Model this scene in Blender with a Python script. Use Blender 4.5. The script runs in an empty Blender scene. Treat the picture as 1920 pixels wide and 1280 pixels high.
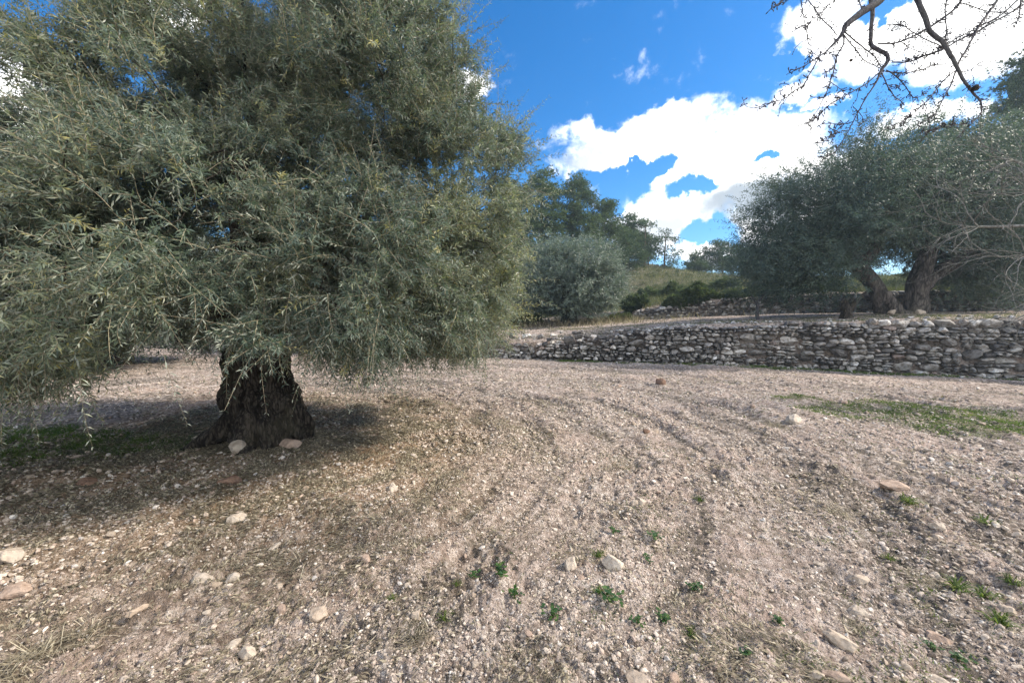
import bpy, math
import numpy as np
from math import radians as R, pi

# ---------------------------------------------------------------- camera, sky, sun, exposure
F = 750.0; HOR = 588.0; EYE = 1.6
PITCH = math.atan((640 - HOR) / F)
sc = bpy.context.scene
COL = sc.collection
cam = bpy.data.cameras.new('camera'); camo = bpy.data.objects.new('camera', cam); COL.objects.link(camo)
cam.sensor_width = 36; cam.lens = 36 * F / 1920; cam.clip_end = 3000; cam.clip_start = .05
camo.location = (0, 0, EYE); camo.rotation_euler = (pi / 2 - PITCH, 0, 0)
sc.camera = camo
SUN_AZ, SUN_EL = R(85), R(39)
sun = bpy.data.lights.new('sun', 'SUN'); suno = bpy.data.objects.new('sun', sun); COL.objects.link(suno)
sun.energy = 2.7; sun.angle = R(9); sun.color = (1, .89, .74)
suno.rotation_euler = (pi / 2 - SUN_EL, 0, pi - SUN_AZ)
suno.location = (30, 20, 30)
sc.view_settings.view_transform = 'Standard'; sc.view_settings.look = 'None'
sc.view_settings.exposure = 1.6; sc.view_settings.gamma = 1
sc.cycles.max_bounces = 8; sc.cycles.transparent_max_bounces = 8
sc.cycles.diffuse_bounces = 4

def ray(px, py):
    u, v = (px - 960) / F, (640 - py) / F
    c, s = math.cos(PITCH), math.sin(PITCH)
    return np.array([u, c + v * s, -s + v * c])
def at(px, py, d):
    r = ray(px, py); return np.array([0, 0, EYE]) + r * (d / r[1])
def gnd(px, py, z=0.0):
    r = ray(px, py); return np.array([0, 0, EYE]) + r * ((z - EYE) / r[2])

class NT:
    def __init__(s, nt): s.nt = nt
    def n(s, typ, **kw):
        nd = s.nt.nodes.new(typ)
        for k, v in kw.items():
            if k[0] == 'i' and (k[1:].isdigit() or k[1] == '_'):
                key = int(k[1:]) if k[1:].isdigit() else k[2:].replace('_', ' ')
                if hasattr(v, 'is_linked') or hasattr(v, 'links'): s.nt.links.new(v, nd.inputs[key])
                else: nd.inputs[key].default_value = v
            else: setattr(nd, k, v)
        return nd
    def math(s, op, a, b=None, c=None, clamp=False):
        kw = {'i0': a}
        if b is not None: kw['i1'] = b
        if c is not None: kw['i2'] = c
        return s.n('ShaderNodeMath', operation=op, use_clamp=clamp, **kw).outputs[0]
    def vmath(s, op, a, b=None, out=0):
        kw = {'i0': a}
        if b is not None: kw['i1'] = b
        return s.n('ShaderNodeVectorMath', operation=op, **kw).outputs[out]
    def mix(s, f, a, b, blend='MIX'):
        return s.n('ShaderNodeMixRGB', blend_type=blend, i0=f, i1=a, i2=b).outputs[0]
    def noise(s, vec, scale, detail=4, rough=.55, out=0, dist=0):
        kw = {'i_Scale': scale, 'i_Detail': detail, 'i_Roughness': rough, 'i_Distortion': dist}
        if vec is not None: kw['i_Vector'] = vec
        return s.n('ShaderNodeTexNoise', **kw).outputs[out]
    def ramp(s, f, pts):
        r = s.n('ShaderNodeValToRGB', i0=f); e = r.color_ramp.elements
        while len(e) < len(pts): e.new(0.5)
        for k, (p, c) in enumerate(pts):
            e[k].position = p; e[k].color = (*c, 1) if len(c) == 3 else c
        return r.outputs[0]
    def sstep(s, v, a, b):
        return s.n('ShaderNodeMapRange', interpolation_type='SMOOTHSTEP', i0=v, i1=a, i2=b, i3=0.0, i4=1.0).outputs[0]

def build_world():
    w = bpy.data.worlds.new('World'); sc.world = w; w.use_nodes = True
    nt = w.node_tree; nt.nodes.clear(); g = NT(nt)
    sky = g.n('ShaderNodeTexSky', sky_type='NISHITA', sun_disc=False, sun_elevation=SUN_EL, sun_rotation=SUN_AZ,
              air_density=1.0, dust_density=.25, ozone_density=2.2)
    dirv = g.n('ShaderNodeTexCoord').outputs['Generated']
    sp = g.n('ShaderNodeSeparateXYZ', i0=dirv)
    az = g.math('ARCTAN2', sp.outputs[0], sp.outputs[1])
    el = g.math('ARCSINE', sp.outputs[2])
    ae = g.n('ShaderNodeCombineXYZ', i0=az, i1=el).outputs[0]
    # warp so that cloud outlines billow
    wn = g.noise(dirv, 5.0, 5, .6, out=1)
    ws = g.vmath('SCALE', g.vmath('SUBTRACT', wn, (.5, .5, .5))); ws.node.inputs['Scale'].default_value = .16
    w2 = g.vmath('SCALE', g.vmath('SUBTRACT', g.noise(dirv, 17.0, 6, .65, out=1), (.5, .5, .5))); w2.node.inputs['Scale'].default_value = .085
    aew = g.vmath('ADD', g.vmath('ADD', ae, ws), w2)
    def blob(px, py, rx, ry):
        r = ray(px, py); a = math.atan2(r[0], r[1]); e = math.asin(r[2] / np.linalg.norm(r))
        ca = math.cos(a)
        ra, re = rx / F * ca * ca, ry / F * math.cos(e) ** 2 * ca
        m = g.vmath('MULTIPLY', g.vmath('SUBTRACT', aew, (a, e, 0)), (1 / ra, 1 / re, 0))
        return g.math('SUBTRACT', 1.0, g.vmath('LENGTH', m, out=1))
    pos = [(1345, 330, 235, 105), (1170, 285, 130, 55), (1440, 262, 150, 50), (1270, 405, 150, 65), (1460, 400, 170, 80),
           (1560, 330, 120, 60), (1230, 250, 60, 40), (1330, 470, 70, 40), (1700, 40, 260, 75), (1880, 40, 160, 70), (1530, 25, 80, 50), (1505, 165, 60, 26),
           (1545, 185, 45, 12), (1745, 222, 95, 30), (860, 160, 55, 30), (40, 240, 130, 130), (-160, 420, 300, 120), (2150, 300, 260, 200), (600, 500, 400, 60), (330, 20, 60, 40)]
    neg = [(1175, 352, 62, 40), (1222, 318, 62, 16), (1300, 355, 70, 22), (1325, 448, 66, 32), (1430, 305, 55, 14), (1655, 20, 80, 30), (1475, 112, 40, 24), (1120, 330, 40, 20)]
    m = None
    for b in pos:
        v = blob(*b); m = v if m is None else g.math('MAXIMUM', m, v)
    m = g.math('MAXIMUM', m, -0.6)
    for b in neg:
        v = g.math('MAXIMUM', blob(*b), 0.0); m = g.math('SUBTRACT', m, g.math('MULTIPLY', v, 1.5))
    n1 = g.noise(dirv, 9.0, 8, .62, dist=.3)
    n2 = g.noise(dirv, 2.1, 3, .5)
    # unseen cloud cover added behind the camera as neutral fill light
    back = g.sstep(sp.outputs[1], -.05, -.35)
    gen = g.math('MULTIPLY', back, g.math('MULTIPLY_ADD', n2, 3.0, -.95))
    m = g.math('MAXIMUM', m, g.math('SUBTRACT', gen, .35))
    dens = g.math('ADD', m, g.math('MULTIPLY_ADD', n1, 2.0, -1.0))
    fac = g.sstep(dens, -.16, .50)
    thick = g.sstep(dens, .25, 1.1)
    shade = g.noise(g.vmath('ADD', dirv, (.3, .1, .05)), 4.5, 5, .55)
    def soft(px, py, rx, ry): return g.sstep(blob(px, py, rx, ry), 0.0, .7)
    grey = g.math('MAXIMUM', g.math('MULTIPLY', soft(1400, 392, 190, 62), 1.0), g.math('MULTIPLY', g.math('MAXIMUM', soft(1235, 422, 90, 55), soft(1100, 300, 90, 40)), .85))
    grey = g.math('MULTIPLY', grey, g.sstep(shade, .2, .45))
    gen_g = g.math('MULTIPLY', g.math('MULTIPLY', thick, g.sstep(shade, .46, .64)), .93)
    grey = g.math('MAXIMUM', grey, gen_g)
    ccol = g.mix(grey, (1.05, 1.03, 1.0, 1), (.20, .225, .25, 1))
    skyc = g.n('ShaderNodeHueSaturation', i_Saturation=1.27, i_Value=.57, i_Color=g.mix(1.0, sky.outputs[0], (.72, .88, 1.04, 1), 'MULTIPLY')).outputs[0]
    skb = g.mix(1.0, skyc, (.115, .115, .115, 1), 'MULTIPLY')
    cc = g.mix(fac, skb, ccol)
    # Background strength .1 keeps the physical sky at daylight level
    cc10 = g.mix(1.0, cc, (10, 10, 10, 1), 'MULTIPLY')
    bg = g.n('ShaderNodeBackground', i0=cc10, i1=0.1)
    out = g.n('ShaderNodeOutputWorld'); nt.links.new(bg.outputs[0], out.inputs[0])
    w.cycles.sampling_method = 'MANUAL'; w.cycles.sample_map_resolution = 512
build_world()

# ---------------------------------------------------------------- helpers
def norm(v): return v / np.maximum(np.linalg.norm(v, axis=-1, keepdims=True), 1e-9)
def mesh(name, V, faces, mat, parent=None, smooth=False, attrs=None, loc=None):
    """V (N,3); faces: list of (M,k) int arrays"""
    me = bpy.data.meshes.new(name)
    V = np.asarray(V, np.float32)
    if loc is not None: V = V - np.asarray(loc, np.float32)
    faces = [np.asarray(f, np.int32) for f in faces if len(f)]
    nl = sum(f.size for f in faces); nf = sum(len(f) for f in faces)
    me.vertices.add(len(V)); me.vertices.foreach_set('co', V.ravel())
    me.loops.add(nl); me.polygons.add(nf)
    me.loops.foreach_set('vertex_index', np.concatenate([f.ravel() for f in faces]))
    tot = np.concatenate([np.full(len(f), f.shape[1], np.int32) for f in faces])
    me.polygons.foreach_set('loop_start', np.concatenate([[0], np.cumsum(tot)[:-1]]).astype(np.int32))
    me.polygons.foreach_set('loop_total', tot)
    me.polygons.foreach_set('use_smooth', np.full(nf, smooth, bool))
    for k, a in (attrs or {}).items():
        at_ = me.attributes.new(k, 'FLOAT', 'POINT'); at_.data.foreach_set('value', np.asarray(a, np.float32))
    me.update(calc_edges=True)
    if mat: me.materials.append(mat)
    o = bpy.data.objects.new(name, me); COL.objects.link(o)
    if parent is not None: o.parent = parent
    if loc is not None: o.location = loc
    return o
def tag(o, label=None, cat=None, group=None, kind=None):
    for k, v in (('label', label), ('category', cat), ('group', group), ('kind', kind)):
        if v: o[k] = v
    return o
def empty(name, loc=(0, 0, 0), rz=0):
    o = bpy.data.objects.new(name, None); COL.objects.link(o); o.location = loc; o.rotation_euler.z = rz
    o.empty_display_size = .3
    return o
def copy_thing(o, label, loc, rz=0, s=1.0, group=None):
    c = o.copy(); COL.objects.link(c); c.location = loc; c.rotation_euler.z = rz; c.scale = (s, s, s) if np.isscalar(s) else s
    c['label'] = label
    if group: c['group'] = group
    for ch in o.children:
        d = ch.copy(); COL.objects.link(d); d.parent = c
    return c

def _h(ix, iy, seed):
    h = (ix.astype(np.int64) * 374761393 + iy.astype(np.int64) * 668265263 + seed * 1442695041) & 0xffffffff
    h = ((h ^ (h >> 13)) * 1274126177) & 0xffffffff
    h = h ^ (h >> 16)
    return (h & 0xffff).astype(np.float64) / 65535
def vn(x, y, seed=0):
    ix, iy = np.floor(x), np.floor(y); fx, fy = x - ix, y - iy
    ux, uy = fx * fx * fx * (fx * (6 * fx - 15) + 10), fy * fy * fy * (fy * (6 * fy - 15) + 10)
    a = _h(ix, iy, seed); b = _h(ix + 1, iy, seed); c = _h(ix, iy + 1, seed); d = _h(ix + 1, iy + 1, seed)
    return (a + (b - a) * ux) * (1 - uy) + (c + (d - c) * ux) * uy
def fbm(x, y, seed=0, oct=4, gain=.5):
    s = 0; a = 1; t = 0
    for k in range(oct):
        cs, sn = math.cos(.7 * k + .3), math.sin(.7 * k + .3); f = 2.03 ** k
        s = s + a * vn((x * cs - y * sn) * f + 17.3 * k, (x * sn + y * cs) * f - 9.1 * k, seed + k); t += a; a *= gain
    return s / t
def ss(a, b, x):
    t = np.clip((np.asarray(x, float) - a) / (b - a), 0, 1); return t * t * (3 - 2 * t)

# ---------------------------------------------------------------- terrain
_t = gnd(496, 858)[:2]; TREE = _t * (1 + .36 / _t[1])
W1 = np.array([(-60, 27), (-30, 21.5), (-14, 17.5), (-6, 15.6), (-.2, 14.3), (4.2, 13.0), (8.5, 11.7), (11.3, 10.3), (12.5, 9.6), (15, 7.6), (18, 4), (24, -4), (40, -25)], float)
W2 = np.array([(-60, 60), (-10, 40), (4, 26), (6.7, 21.2), (12.2, 18.8), (16.8, 17), (20, 15.2), (24, 12), (30, 5), (45, -15)], float)
def seg_dist(x, y, W):
    """signed distance to a polyline, positive behind it"""
    best = np.full(np.shape(x), 1e9); sg = np.ones(np.shape(x)); arc = np.zeros(np.shape(x)); acc = 0
    for a, b in zip(W[:-1], W[1:]):
        e = b - a; L = np.hypot(*e); t = np.clip(((x - a[0]) * e[0] + (y - a[1]) * e[1]) / L ** 2, 0, 1)
        dx, dy = x - a[0] - t * e[0], y - a[1] - t * e[1]; d = np.hypot(dx, dy)
        c = e[0] * dy - e[1] * dx
        m = d < best; best = np.where(m, d, best); sg = np.where(m, np.sign(c), sg); arc = np.where(m, acc + t * L, arc); acc += L
    return best * sg, arc
def T1(x): return np.interp(x, [-40, -10, -.2, 4, 8, 11, 13, 30], [.8, .8, .84, 1.08, 1.3, 1.42, 1.5, 1.7])
def T2(x): return np.interp(x, [0, 6.7, 9, 12, 17, 20, 40], [0, .42, .78, .88, .86, .88, 1.0])
def Abase(x): return np.interp(x, [-60, -10, 3, 9, 15.3, 19, 22.7, 29, 40, 80], [12, 11.5, 10.2, 8.2, 6.3, 5.2, 4.1, 2.9, 2.4, 2.4])
def STREAK(x, y):
    dx, dy = x - TREE[0], y - TREE[1]; rt = np.hypot(dx, dy); th = np.arctan2(dy, dx)
    a = fbm(rt * 3.6 + .5 * fbm(x, y, 201, 2), th * 2.2 + 3, 202, 4, .6)
    d1, arc = seg_dist(x, y, W1)
    b = fbm(d1 * 2.6 + .5 * fbm(x, y, 203, 2), arc * .35, 204, 4, .6)
    k = ss(7.5, 10.5, y + .15 * x) if not np.isscalar(y) else 0
    return a * (1 - k) + b * k
def H(x, y, fine=True):
    x = np.asarray(x, float); y = np.asarray(y, float)
    rt = np.hypot(x - TREE[0], y - TREE[1]); rc = np.hypot(x, y)
    z = .09 * (fbm(x * .35, y * .35, 3, 2) - .5) * ss(.5, 4, rc)
    z = z + .10 * np.exp(-(rt / .75) ** 2)
    tr = ss(1.6, 2.8, rt) * (1 - ss(11, 14, rt))
    wob = 1.6 * (fbm(x * .6, y * .6, 11, 3) - .5)
    z = z + .030 * tr * np.sin(2 * pi * rt / .74 + 9 * wob) * ss(.25, .75, fbm(x * .7, y * .7, 12, 2))
    d1, _ = seg_dist(x, y, W1); d2, _ = seg_dist(x, y, W2)
    lean = 1 - ss(1.5, 5.5, x)                      # the left end has slumped to a rubble bank
    s1 = ss(.16, .34, d1) * (1 - .38 * lean) + .38 * lean * ss(.3, 1.7, d1)
    z = z + s1 * (T1(x) + .012 * np.clip(d1, 0, 12))
    z = z + ss(.1, .26, d2) * (T2(x) + .02 * np.clip(d2, 0, 10))
    d = np.clip(d2, -3, 400); hill = ss(1, 34, d - 1.5) * Abase(x * (50 / np.maximum(y, 20))) * ss(8, 22, y)
    z = z + hill * (1 + .0)
    hz = ss(1, 6, d2)
    z = z + hz * (.5 * (fbm(x * .22, y * .22, 21, 4) - .5) + .22 * (fbm(x * .9, y * .9, 23, 3) - .5))
    if fine:
        near = np.clip(1.2 - rc / 24, .15, 1)
        c = fbm(x * 6.5, y * 6.5, 31, 4, .55); c2 = np.abs(fbm(x * 13, y * 13, 37, 3) - .5) * 2
        patch = fbm(x * .9, y * .9, 41, 3)
        amp = .35 + 1.3 * ss(.38, .66, patch)
        z = z + near * amp * (.065 * (c - .5) + .028 * (.35 - c2)) + near * .026 * (fbm(x * 34, y * 34, 43, 3, .7) - .5)
        z = z + near * .05 * (fbm(x * 2.3, y * 2.3, 47, 3) - .5)
        z = z + .085 * (STREAK(np.atleast_1d(x), np.atleast_1d(y)).reshape(np.shape(x)) - .5) * ss(1.2, 2.2, rt)
    return z
def on(px, py):
    """world point on the terrain under a photo pixel of the field"""
    p = gnd(px, py)
    for _ in range(3): p = gnd(px, py, float(H(p[0], p[1])))
    return p

def PATCHES(x, y):
    """0..1 green cover of the field"""
    n = fbm(x * 1.7, y * 1.7, 61, 4)
    g = np.zeros(np.shape(x))
    for (px, py, rx, ry, s) in GREEN:
        c = gnd(px, py)
        g = np.maximum(g, s * np.clip(1.25 - np.sqrt(((x - c[0]) / rx) ** 2 + ((y - c[1]) / ry) ** 2), 0, 1))
    d1, _ = seg_dist(x, y, W1)
    g = np.maximum(g, .95 * np.exp(-((d1 + .28) / .33) ** 2) * ss(-1, 2, x))
    return ss(.34, .80, g * (.25 + 1.2 * n))
GREEN = [(100, 838, 2.3, .85, 1.25), (-130, 850, 2.2, 1.3, 1.3), (1690, 772, 1.9, .95, 1.2), (1850, 800, 1.5, .8, 1.25), (2050, 810, 1.8, .9, 1.2), (1490, 746, .7, .3, 1.0), (1290, 735, .5, .2, .5), (1150, 875, .3, .2, .3)]

# ---------------------------------------------------------------- materials
def mat(name):
    m = bpy.data.materials.new(name); m.use_nodes = True; nt = m.node_tree; nt.nodes.clear()
    return m, NT(nt)
def finish(m, g, shader, disp=None):
    o = g.n('ShaderNodeOutputMaterial'); g.nt.links.new(shader, o.inputs[0]); return m
def attr(g, name): return g.n('ShaderNodeAttribute', attribute_name=name).outputs['Fac']
def bump(g, h, dist, strength=1.0): return g.n('ShaderNodeBump', i_Strength=strength, i_Distance=dist, i_Height=h).outputs[0]

def m_ground():
    m, g = mat('field_soil')
    P = g.n('ShaderNodeNewGeometry').outputs['Position']
    n1 = g.noise(P, 1.1, 5, .6); n2 = g.noise(P, 14, 6, .65); n3 = g.noise(P, 90, 4, .7)
    soil = g.ramp(n2, [(.33, (.13, .10, .085)), (.43, (.37, .30, .255)), (.55, (.60, .515, .455)), (.67, (.80, .73, .66))])
    soil = g.mix(g.sstep(n1, .42, .62), soil, g.mix(.45, soil, (.46, .355, .30, 1)))
    grit = g.n('ShaderNodeTexVoronoi', i_Vector=P, i_Scale=55.0, i_Randomness=1.0)
    gm = g.sstep(grit.outputs['Distance'], .36, .2)
    gcol = g.ramp(g.n('ShaderNodeSeparateColor', i0=grit.outputs['Color']).outputs[0], [(0, (.20, .16, .13)), (.5, (.42, .36, .29)), (.8, (.33, .23, .17)), (1, (.62, .56, .48))])
    soil = g.mix(g.math('MULTIPLY', gm, .6), soil, gcol)
    soil = g.mix(g.sstep(n3, .62, .42), soil, g.mix(.5, soil, (.14, .105, .08, 1)))
    org = g.math('MULTIPLY', g.sstep(g.noise(P, 2.6, 7, .72, dist=.4), .50, .60), g.sstep(n2, .62, .42))
    soil = g.mix(g.math('MULTIPLY', org, .62), soil, (.105, .10, .075, 1))
    soil = g.mix(g.math('MULTIPLY', attr(g, 'track'), .45), soil, g.mix(1, soil, (1.42, 1.38, 1.38, 1), 'MULTIPLY'))
    soil = g.mix(g.math('MULTIPLY', g.math('MULTIPLY', attr(g, 'streak'), g.sstep(n2, .7, .40)), .85), soil, (.125, .108, .088, 1))
    lit = attr(g, 'litter')
    warm = g.ramp(n2, [(.3, (.12, .075, .038)), (.5, (.33, .215, .12)), (.7, (.55, .42, .28))])
    soil = g.mix(g.math('MULTIPLY', lit, .7), soil, warm)
    green = attr(g, 'green')
    soil = g.mix(g.math('MULTIPLY', green, .5), soil, g.ramp(n2, [(.35, (.03, .045, .012)), (.65, (.085, .13, .03))]))
    dry = g.ramp(g.noise(P, 2.4, 6, .65), [(.32, (.05, .055, .03)), (.5, (.10, .097, .055)), (.66, (.17, .15, .095))])
    soil = g.mix(attr(g, 'hillside'), soil, dry)
    hgt = g.math('ADD', g.math('MULTIPLY', n3, .5), g.math('ADD', n2, g.math('MULTIPLY', gm, .35)))
    b = g.n('ShaderNodeBsdfPrincipled', i_Base_Color=soil, i_Roughness=.95, i_Normal=bump(g, hgt, .055, 1.0))
    b.inputs['Specular IOR Level'].default_value = .15
    return finish(m, g, b.outputs[0])
def m_stone(name, cols, scale=18, dark=.35, obj=False):
    m, g = mat(name)
    co = g.n('ShaderNodeTexCoord').outputs['Object']
    a = attr(g, 'tint')
    if obj: a = g.math('FRACT', g.math('ADD', a, g.n('ShaderNodeObjectInfo').outputs['Random']))
    base = g.ramp(a, cols)
    n = g.noise(co, scale, 7, .68)
    n2 = g.noise(co, scale * .3, 4, .6)
    c = g.mix(g.math('MULTIPLY', g.sstep(n, .56, .36), dark * 1.6), base, g.mix(1, base, (.42, .36, .32, 1), 'MULTIPLY'))
    c = g.mix(g.math('MULTIPLY', g.sstep(n2, .55, .68), .5), c, g.mix(1, c, (1.25, 1.22, 1.15, 1), 'MULTIPLY'))
    b = g.n('ShaderNodeBsdfPrincipled', i_Base_Color=c, i_Roughness=.9, i_Normal=bump(g, n, .1 / scale, .8))
    b.inputs['Specular IOR Level'].default_value = .2
    return finish(m, g, b.outputs[0])
def m_bark(name, c1, c2, scale=9, bd=.04):
    m, g = mat(name)
    co = g.n('ShaderNodeTexCoord').outputs['Object']
    st = g.vmath('MULTIPLY', co, (1, 1, .22))
    n = g.noise(st, scale, 9, .74, dist=.8); n = g.math('ADD', g.math('MULTIPLY', n, .65), g.math('MULTIPLY', g.noise(st, scale * 5, 5, .7), .35))
    v = g.n('ShaderNodeTexVoronoi', i_Vector=st, i_Scale=scale * 3.2, i_Randomness=1.0, feature='DISTANCE_TO_EDGE').outputs[0]
    h = g.math('ADD', n, g.math('MULTIPLY', g.sstep(v, 0, .3), .10))
    c = g.ramp(h, [(.40, tuple(x * .35 for x in c1)), (.50, c1), (.64, c2)])
    mn = g.noise(co, 2.2, 4)
    c = g.mix(g.math('MULTIPLY', g.sstep(mn, .5, .68), .4), c, (c2[0] * 1.1, c2[1] * 1.15, c2[2] * .95, 1))
    b = g.n('ShaderNodeBsdfPrincipled', i_Base_Color=c, i_Roughness=.92, i_Normal=bump(g, h, bd, 1.0))
    b.inputs['Specular IOR Level'].default_value = .2
    return finish(m, g, b.outputs[0])
def m_leaf(name, tops, under, trans=.35, rough=.42, spec=.5):
    m, g = mat(name)
    a = attr(g, 'tint')
    top = g.ramp(a, tops)
    bf = g.n('ShaderNodeNewGeometry').outputs['Backfacing']
    c = g.mix(g.math('MULTIPLY', bf, under[3]), top, (*under[:3], 1))
    b = g.n('ShaderNodeBsdfPrincipled', i_Base_Color=c, i_Roughness=rough)
    b.inputs['Specular IOR Level'].default_value = spec
    t = g.n('ShaderNodeBsdfTranslucent', i0=g.mix(1, top, (1.3, 1.42, .85, 1), 'MULTIPLY'))
    mx = g.n('ShaderNodeMixShader', i0=trans, i1=b.outputs[0], i2=t.outputs[0])
    return finish(m, g, mx.outputs[0])

M_GROUND = m_ground()
M_PEB = m_stone('limestone_gravel', [(0, (.20, .165, .135)), (.35, (.42, .35, .285)), (.6, (.56, .49, .41)), (.8, (.42, .325, .265)), (.93, (.70, .65, .58)), (1, (.30, .275, .26))], 30, .35)
M_STONE = m_stone('field_stone', [(0, (.44, .36, .28)), (.5, (.46, .40, .33)), (1, (.36, .28, .21))], 22, .3, True)
M_PINK = m_stone('pinkish_stone', [(0, (.36, .27, .21)), (1, (.38, .29, .235))], 22, .35)
M_CLOD = m_stone('earth_clod', [(0, (.19, .12, .085)), (1, (.24, .155, .11))], 30, .4)
M_WALL = m_stone('wall_limestone', [(0, (.11, .105, .10)), (.3, (.25, .24, .225)), (.6, (.37, .355, .33)), (.85, (.50, .485, .45)), (.95, (.70, .68, .64)), (1, (.28, .22, .19))], 14, .6)
M_BARK = m_bark('old_olive_bark', (.022, .018, .015), (.105, .088, .070), 9, .08)
M_BARK2 = m_bark('grey_olive_bark', (.045, .039, .035), (.15, .13, .115), 4, .09)
M_TWIG = m_bark('pale_twig', (.22, .185, .13), (.36, .31, .22), 25, .004)
M_PBARK = m_bark('pine_bark', (.10, .075, .06), (.22, .17, .14), 4, .05)
M_ALM = m_bark('almond_bark', (.05, .046, .05), (.13, .12, .125), 30, .008)
M_ALM2 = m_bark('pale_almond_bark', (.13, .125, .11), (.25, .24, .22), 20, .004)
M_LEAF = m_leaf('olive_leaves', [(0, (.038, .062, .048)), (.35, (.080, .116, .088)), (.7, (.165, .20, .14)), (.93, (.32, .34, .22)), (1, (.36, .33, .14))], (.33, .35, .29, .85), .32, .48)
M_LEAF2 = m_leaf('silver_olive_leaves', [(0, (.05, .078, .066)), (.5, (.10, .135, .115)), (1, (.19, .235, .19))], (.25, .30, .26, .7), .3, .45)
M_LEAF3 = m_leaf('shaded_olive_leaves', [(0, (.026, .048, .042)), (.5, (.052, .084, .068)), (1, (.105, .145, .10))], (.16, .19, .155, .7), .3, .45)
M_PINE = m_leaf('pine_needles', [(0, (.03, .052, .028)), (.5, (.062, .098, .048)), (1, (.12, .16, .075))], (.06, .09, .04, .3), .25, .6, .2)
M_SHRUB = m_leaf('shrub_leaves', [(0, (.045, .065, .035)), (.5, (.085, .115, .055)), (1, (.16, .19, .09))], (.06, .09, .04, .3), .25, .6, .2)
M_GRASS = m_leaf('green_grass', [(0, (.045, .075, .02)), (.5, (.085, .135, .03)), (1, (.20, .23, .065))], (.08, .14, .03, .3), .4, .5, .2)
M_HSCRUB = m_leaf('scrub_leaves', [(0, (.045, .065, .032)), (.5, (.085, .10, .05)), (1, (.19, .17, .10))], (.1, .11, .06, .3), .25, .6, .2)
M_WEED = m_leaf('weed_leaves', [(0, (.025, .06, .02)), (.5, (.045, .10, .03)), (1, (.10, .16, .045))], (.08, .15, .05, .3), .35, .4, .4)
M_DRY = m_leaf('dry_straw', [(0, (.07, .062, .048)), (.4, (.17, .145, .105)), (.75, (.36, .31, .225)), (1, (.60, .54, .42))], (.3, .25, .18, .2), .3, .6, .2)
M_HGRASS = m_leaf('hillside_grass', [(0, (.055, .07, .035)), (.45, (.11, .125, .065)), (.8, (.20, .19, .11)), (1, (.34, .30, .20))], (.2, .18, .1, .2), .35, .7, .1)

# ---------------------------------------------------------------- ground sheet
def build_ground():
    r1 = .3 * 1.0052 ** np.arange(0, 880); r1 = r1[r1 < 27]
    r2 = [r1[-1]]
    while r2[-1] < 1500: r2.append(r2[-1] * 1.035)
    r = np.concatenate([r1, r2[1:]])
    a = np.radians(np.concatenate([np.arange(-64, 64, .2), np.arange(64, 296, 2.5)]))
    rr, aa = np.meshgrid(r, a, indexing='ij'); x = rr * np.sin(aa); y = rr * np.cos(aa)
    z = H(x, y)
    nr, na = x.shape
    V = np.stack([x, y, z], -1).reshape(-1, 3)
    i, j = np.meshgrid(np.arange(nr - 1), np.arange(na), indexing='ij'); j2 = (j + 1) % na
    Q = np.stack([i * na + j, (i + 1) * na + j, (i + 1) * na + j2, i * na + j2], -1).reshape(-1, 4)[:, ::-1]
    V = np.vstack([V, [[0, 0, float(H(0, 0))]]]); c = len(V) - 1
    k = np.arange(na); T = np.stack([k, (k + 1) % na, np.full(na, c)], -1)[:, ::-1]
    X, Y = V[:, 0], V[:, 1]
    rt = np.hypot(X - TREE[0], Y - TREE[1]) + 1.2 * (fbm(X * .8, Y * .8, 71, 3) - .5)
    d2, _ = seg_dist(X, Y, W2)
    st = STREAK(X, Y)
    A = {'streak': ss(.52, .34, st), 'track': ss(.52, .66, st) * ss(2.2, 3.4, rt), 'litter': 1 - ss(1.0, 4.3, rt), 'green': PATCHES(X, Y), 'hillside': ss(.3, 2.0, d2 + .8 * (fbm(X, Y, 72, 3) - .5)) * ss(10, 14, np.hypot(X, Y))}
    o = mesh('ground', V, [Q, T], M_GROUND, smooth=True, attrs=A)
    tag(o, 'stony pinkish ploughed field rising in terraces to a dry hillside', 'ground', kind='structure')
build_ground()

# ---------------------------------------------------------------- rocks
def ico(n):
    t = (1 + 5 ** .5) / 2
    v = [(-1, t, 0), (1, t, 0), (-1, -t, 0), (1, -t, 0), (0, -1, t), (0, 1, t), (0, -1, -t), (0, 1, -t), (t, 0, -1), (t, 0, 1), (-t, 0, -1), (-t, 0, 1)]
    f = [(0, 11, 5), (0, 5, 1), (0, 1, 7), (0, 7, 10), (0, 10, 11), (1, 5, 9), (5, 11, 4), (11, 10, 2), (10, 7, 6), (7, 1, 8), (3, 9, 4), (3, 4, 2), (3, 2, 6), (3, 6, 8), (3, 8, 9), (4, 9, 5), (2, 4, 11), (6, 2, 10), (8, 6, 7), (9, 8, 1)]
    v = [np.array(p, float) / np.linalg.norm(p) for p in v]
    for _ in range(n):
        c = {}; nf = []
        def mid(a, b):
            k = (min(a, b), max(a, b))
            if k not in c:
                p = v[a] + v[b]; v.append(p / np.linalg.norm(p)); c[k] = len(v) - 1
            return c[k]
        for a, b, d in f:
            ab, bd, da = mid(a, b), mid(b, d), mid(d, a); nf += [(a, ab, da), (b, bd, ab), (d, da, bd), (ab, bd, da)]
        f = nf
    return np.array(v), np.array(f, np.int32)
ICO = {n: ico(n) for n in (0, 1, 2, 3)}
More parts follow.
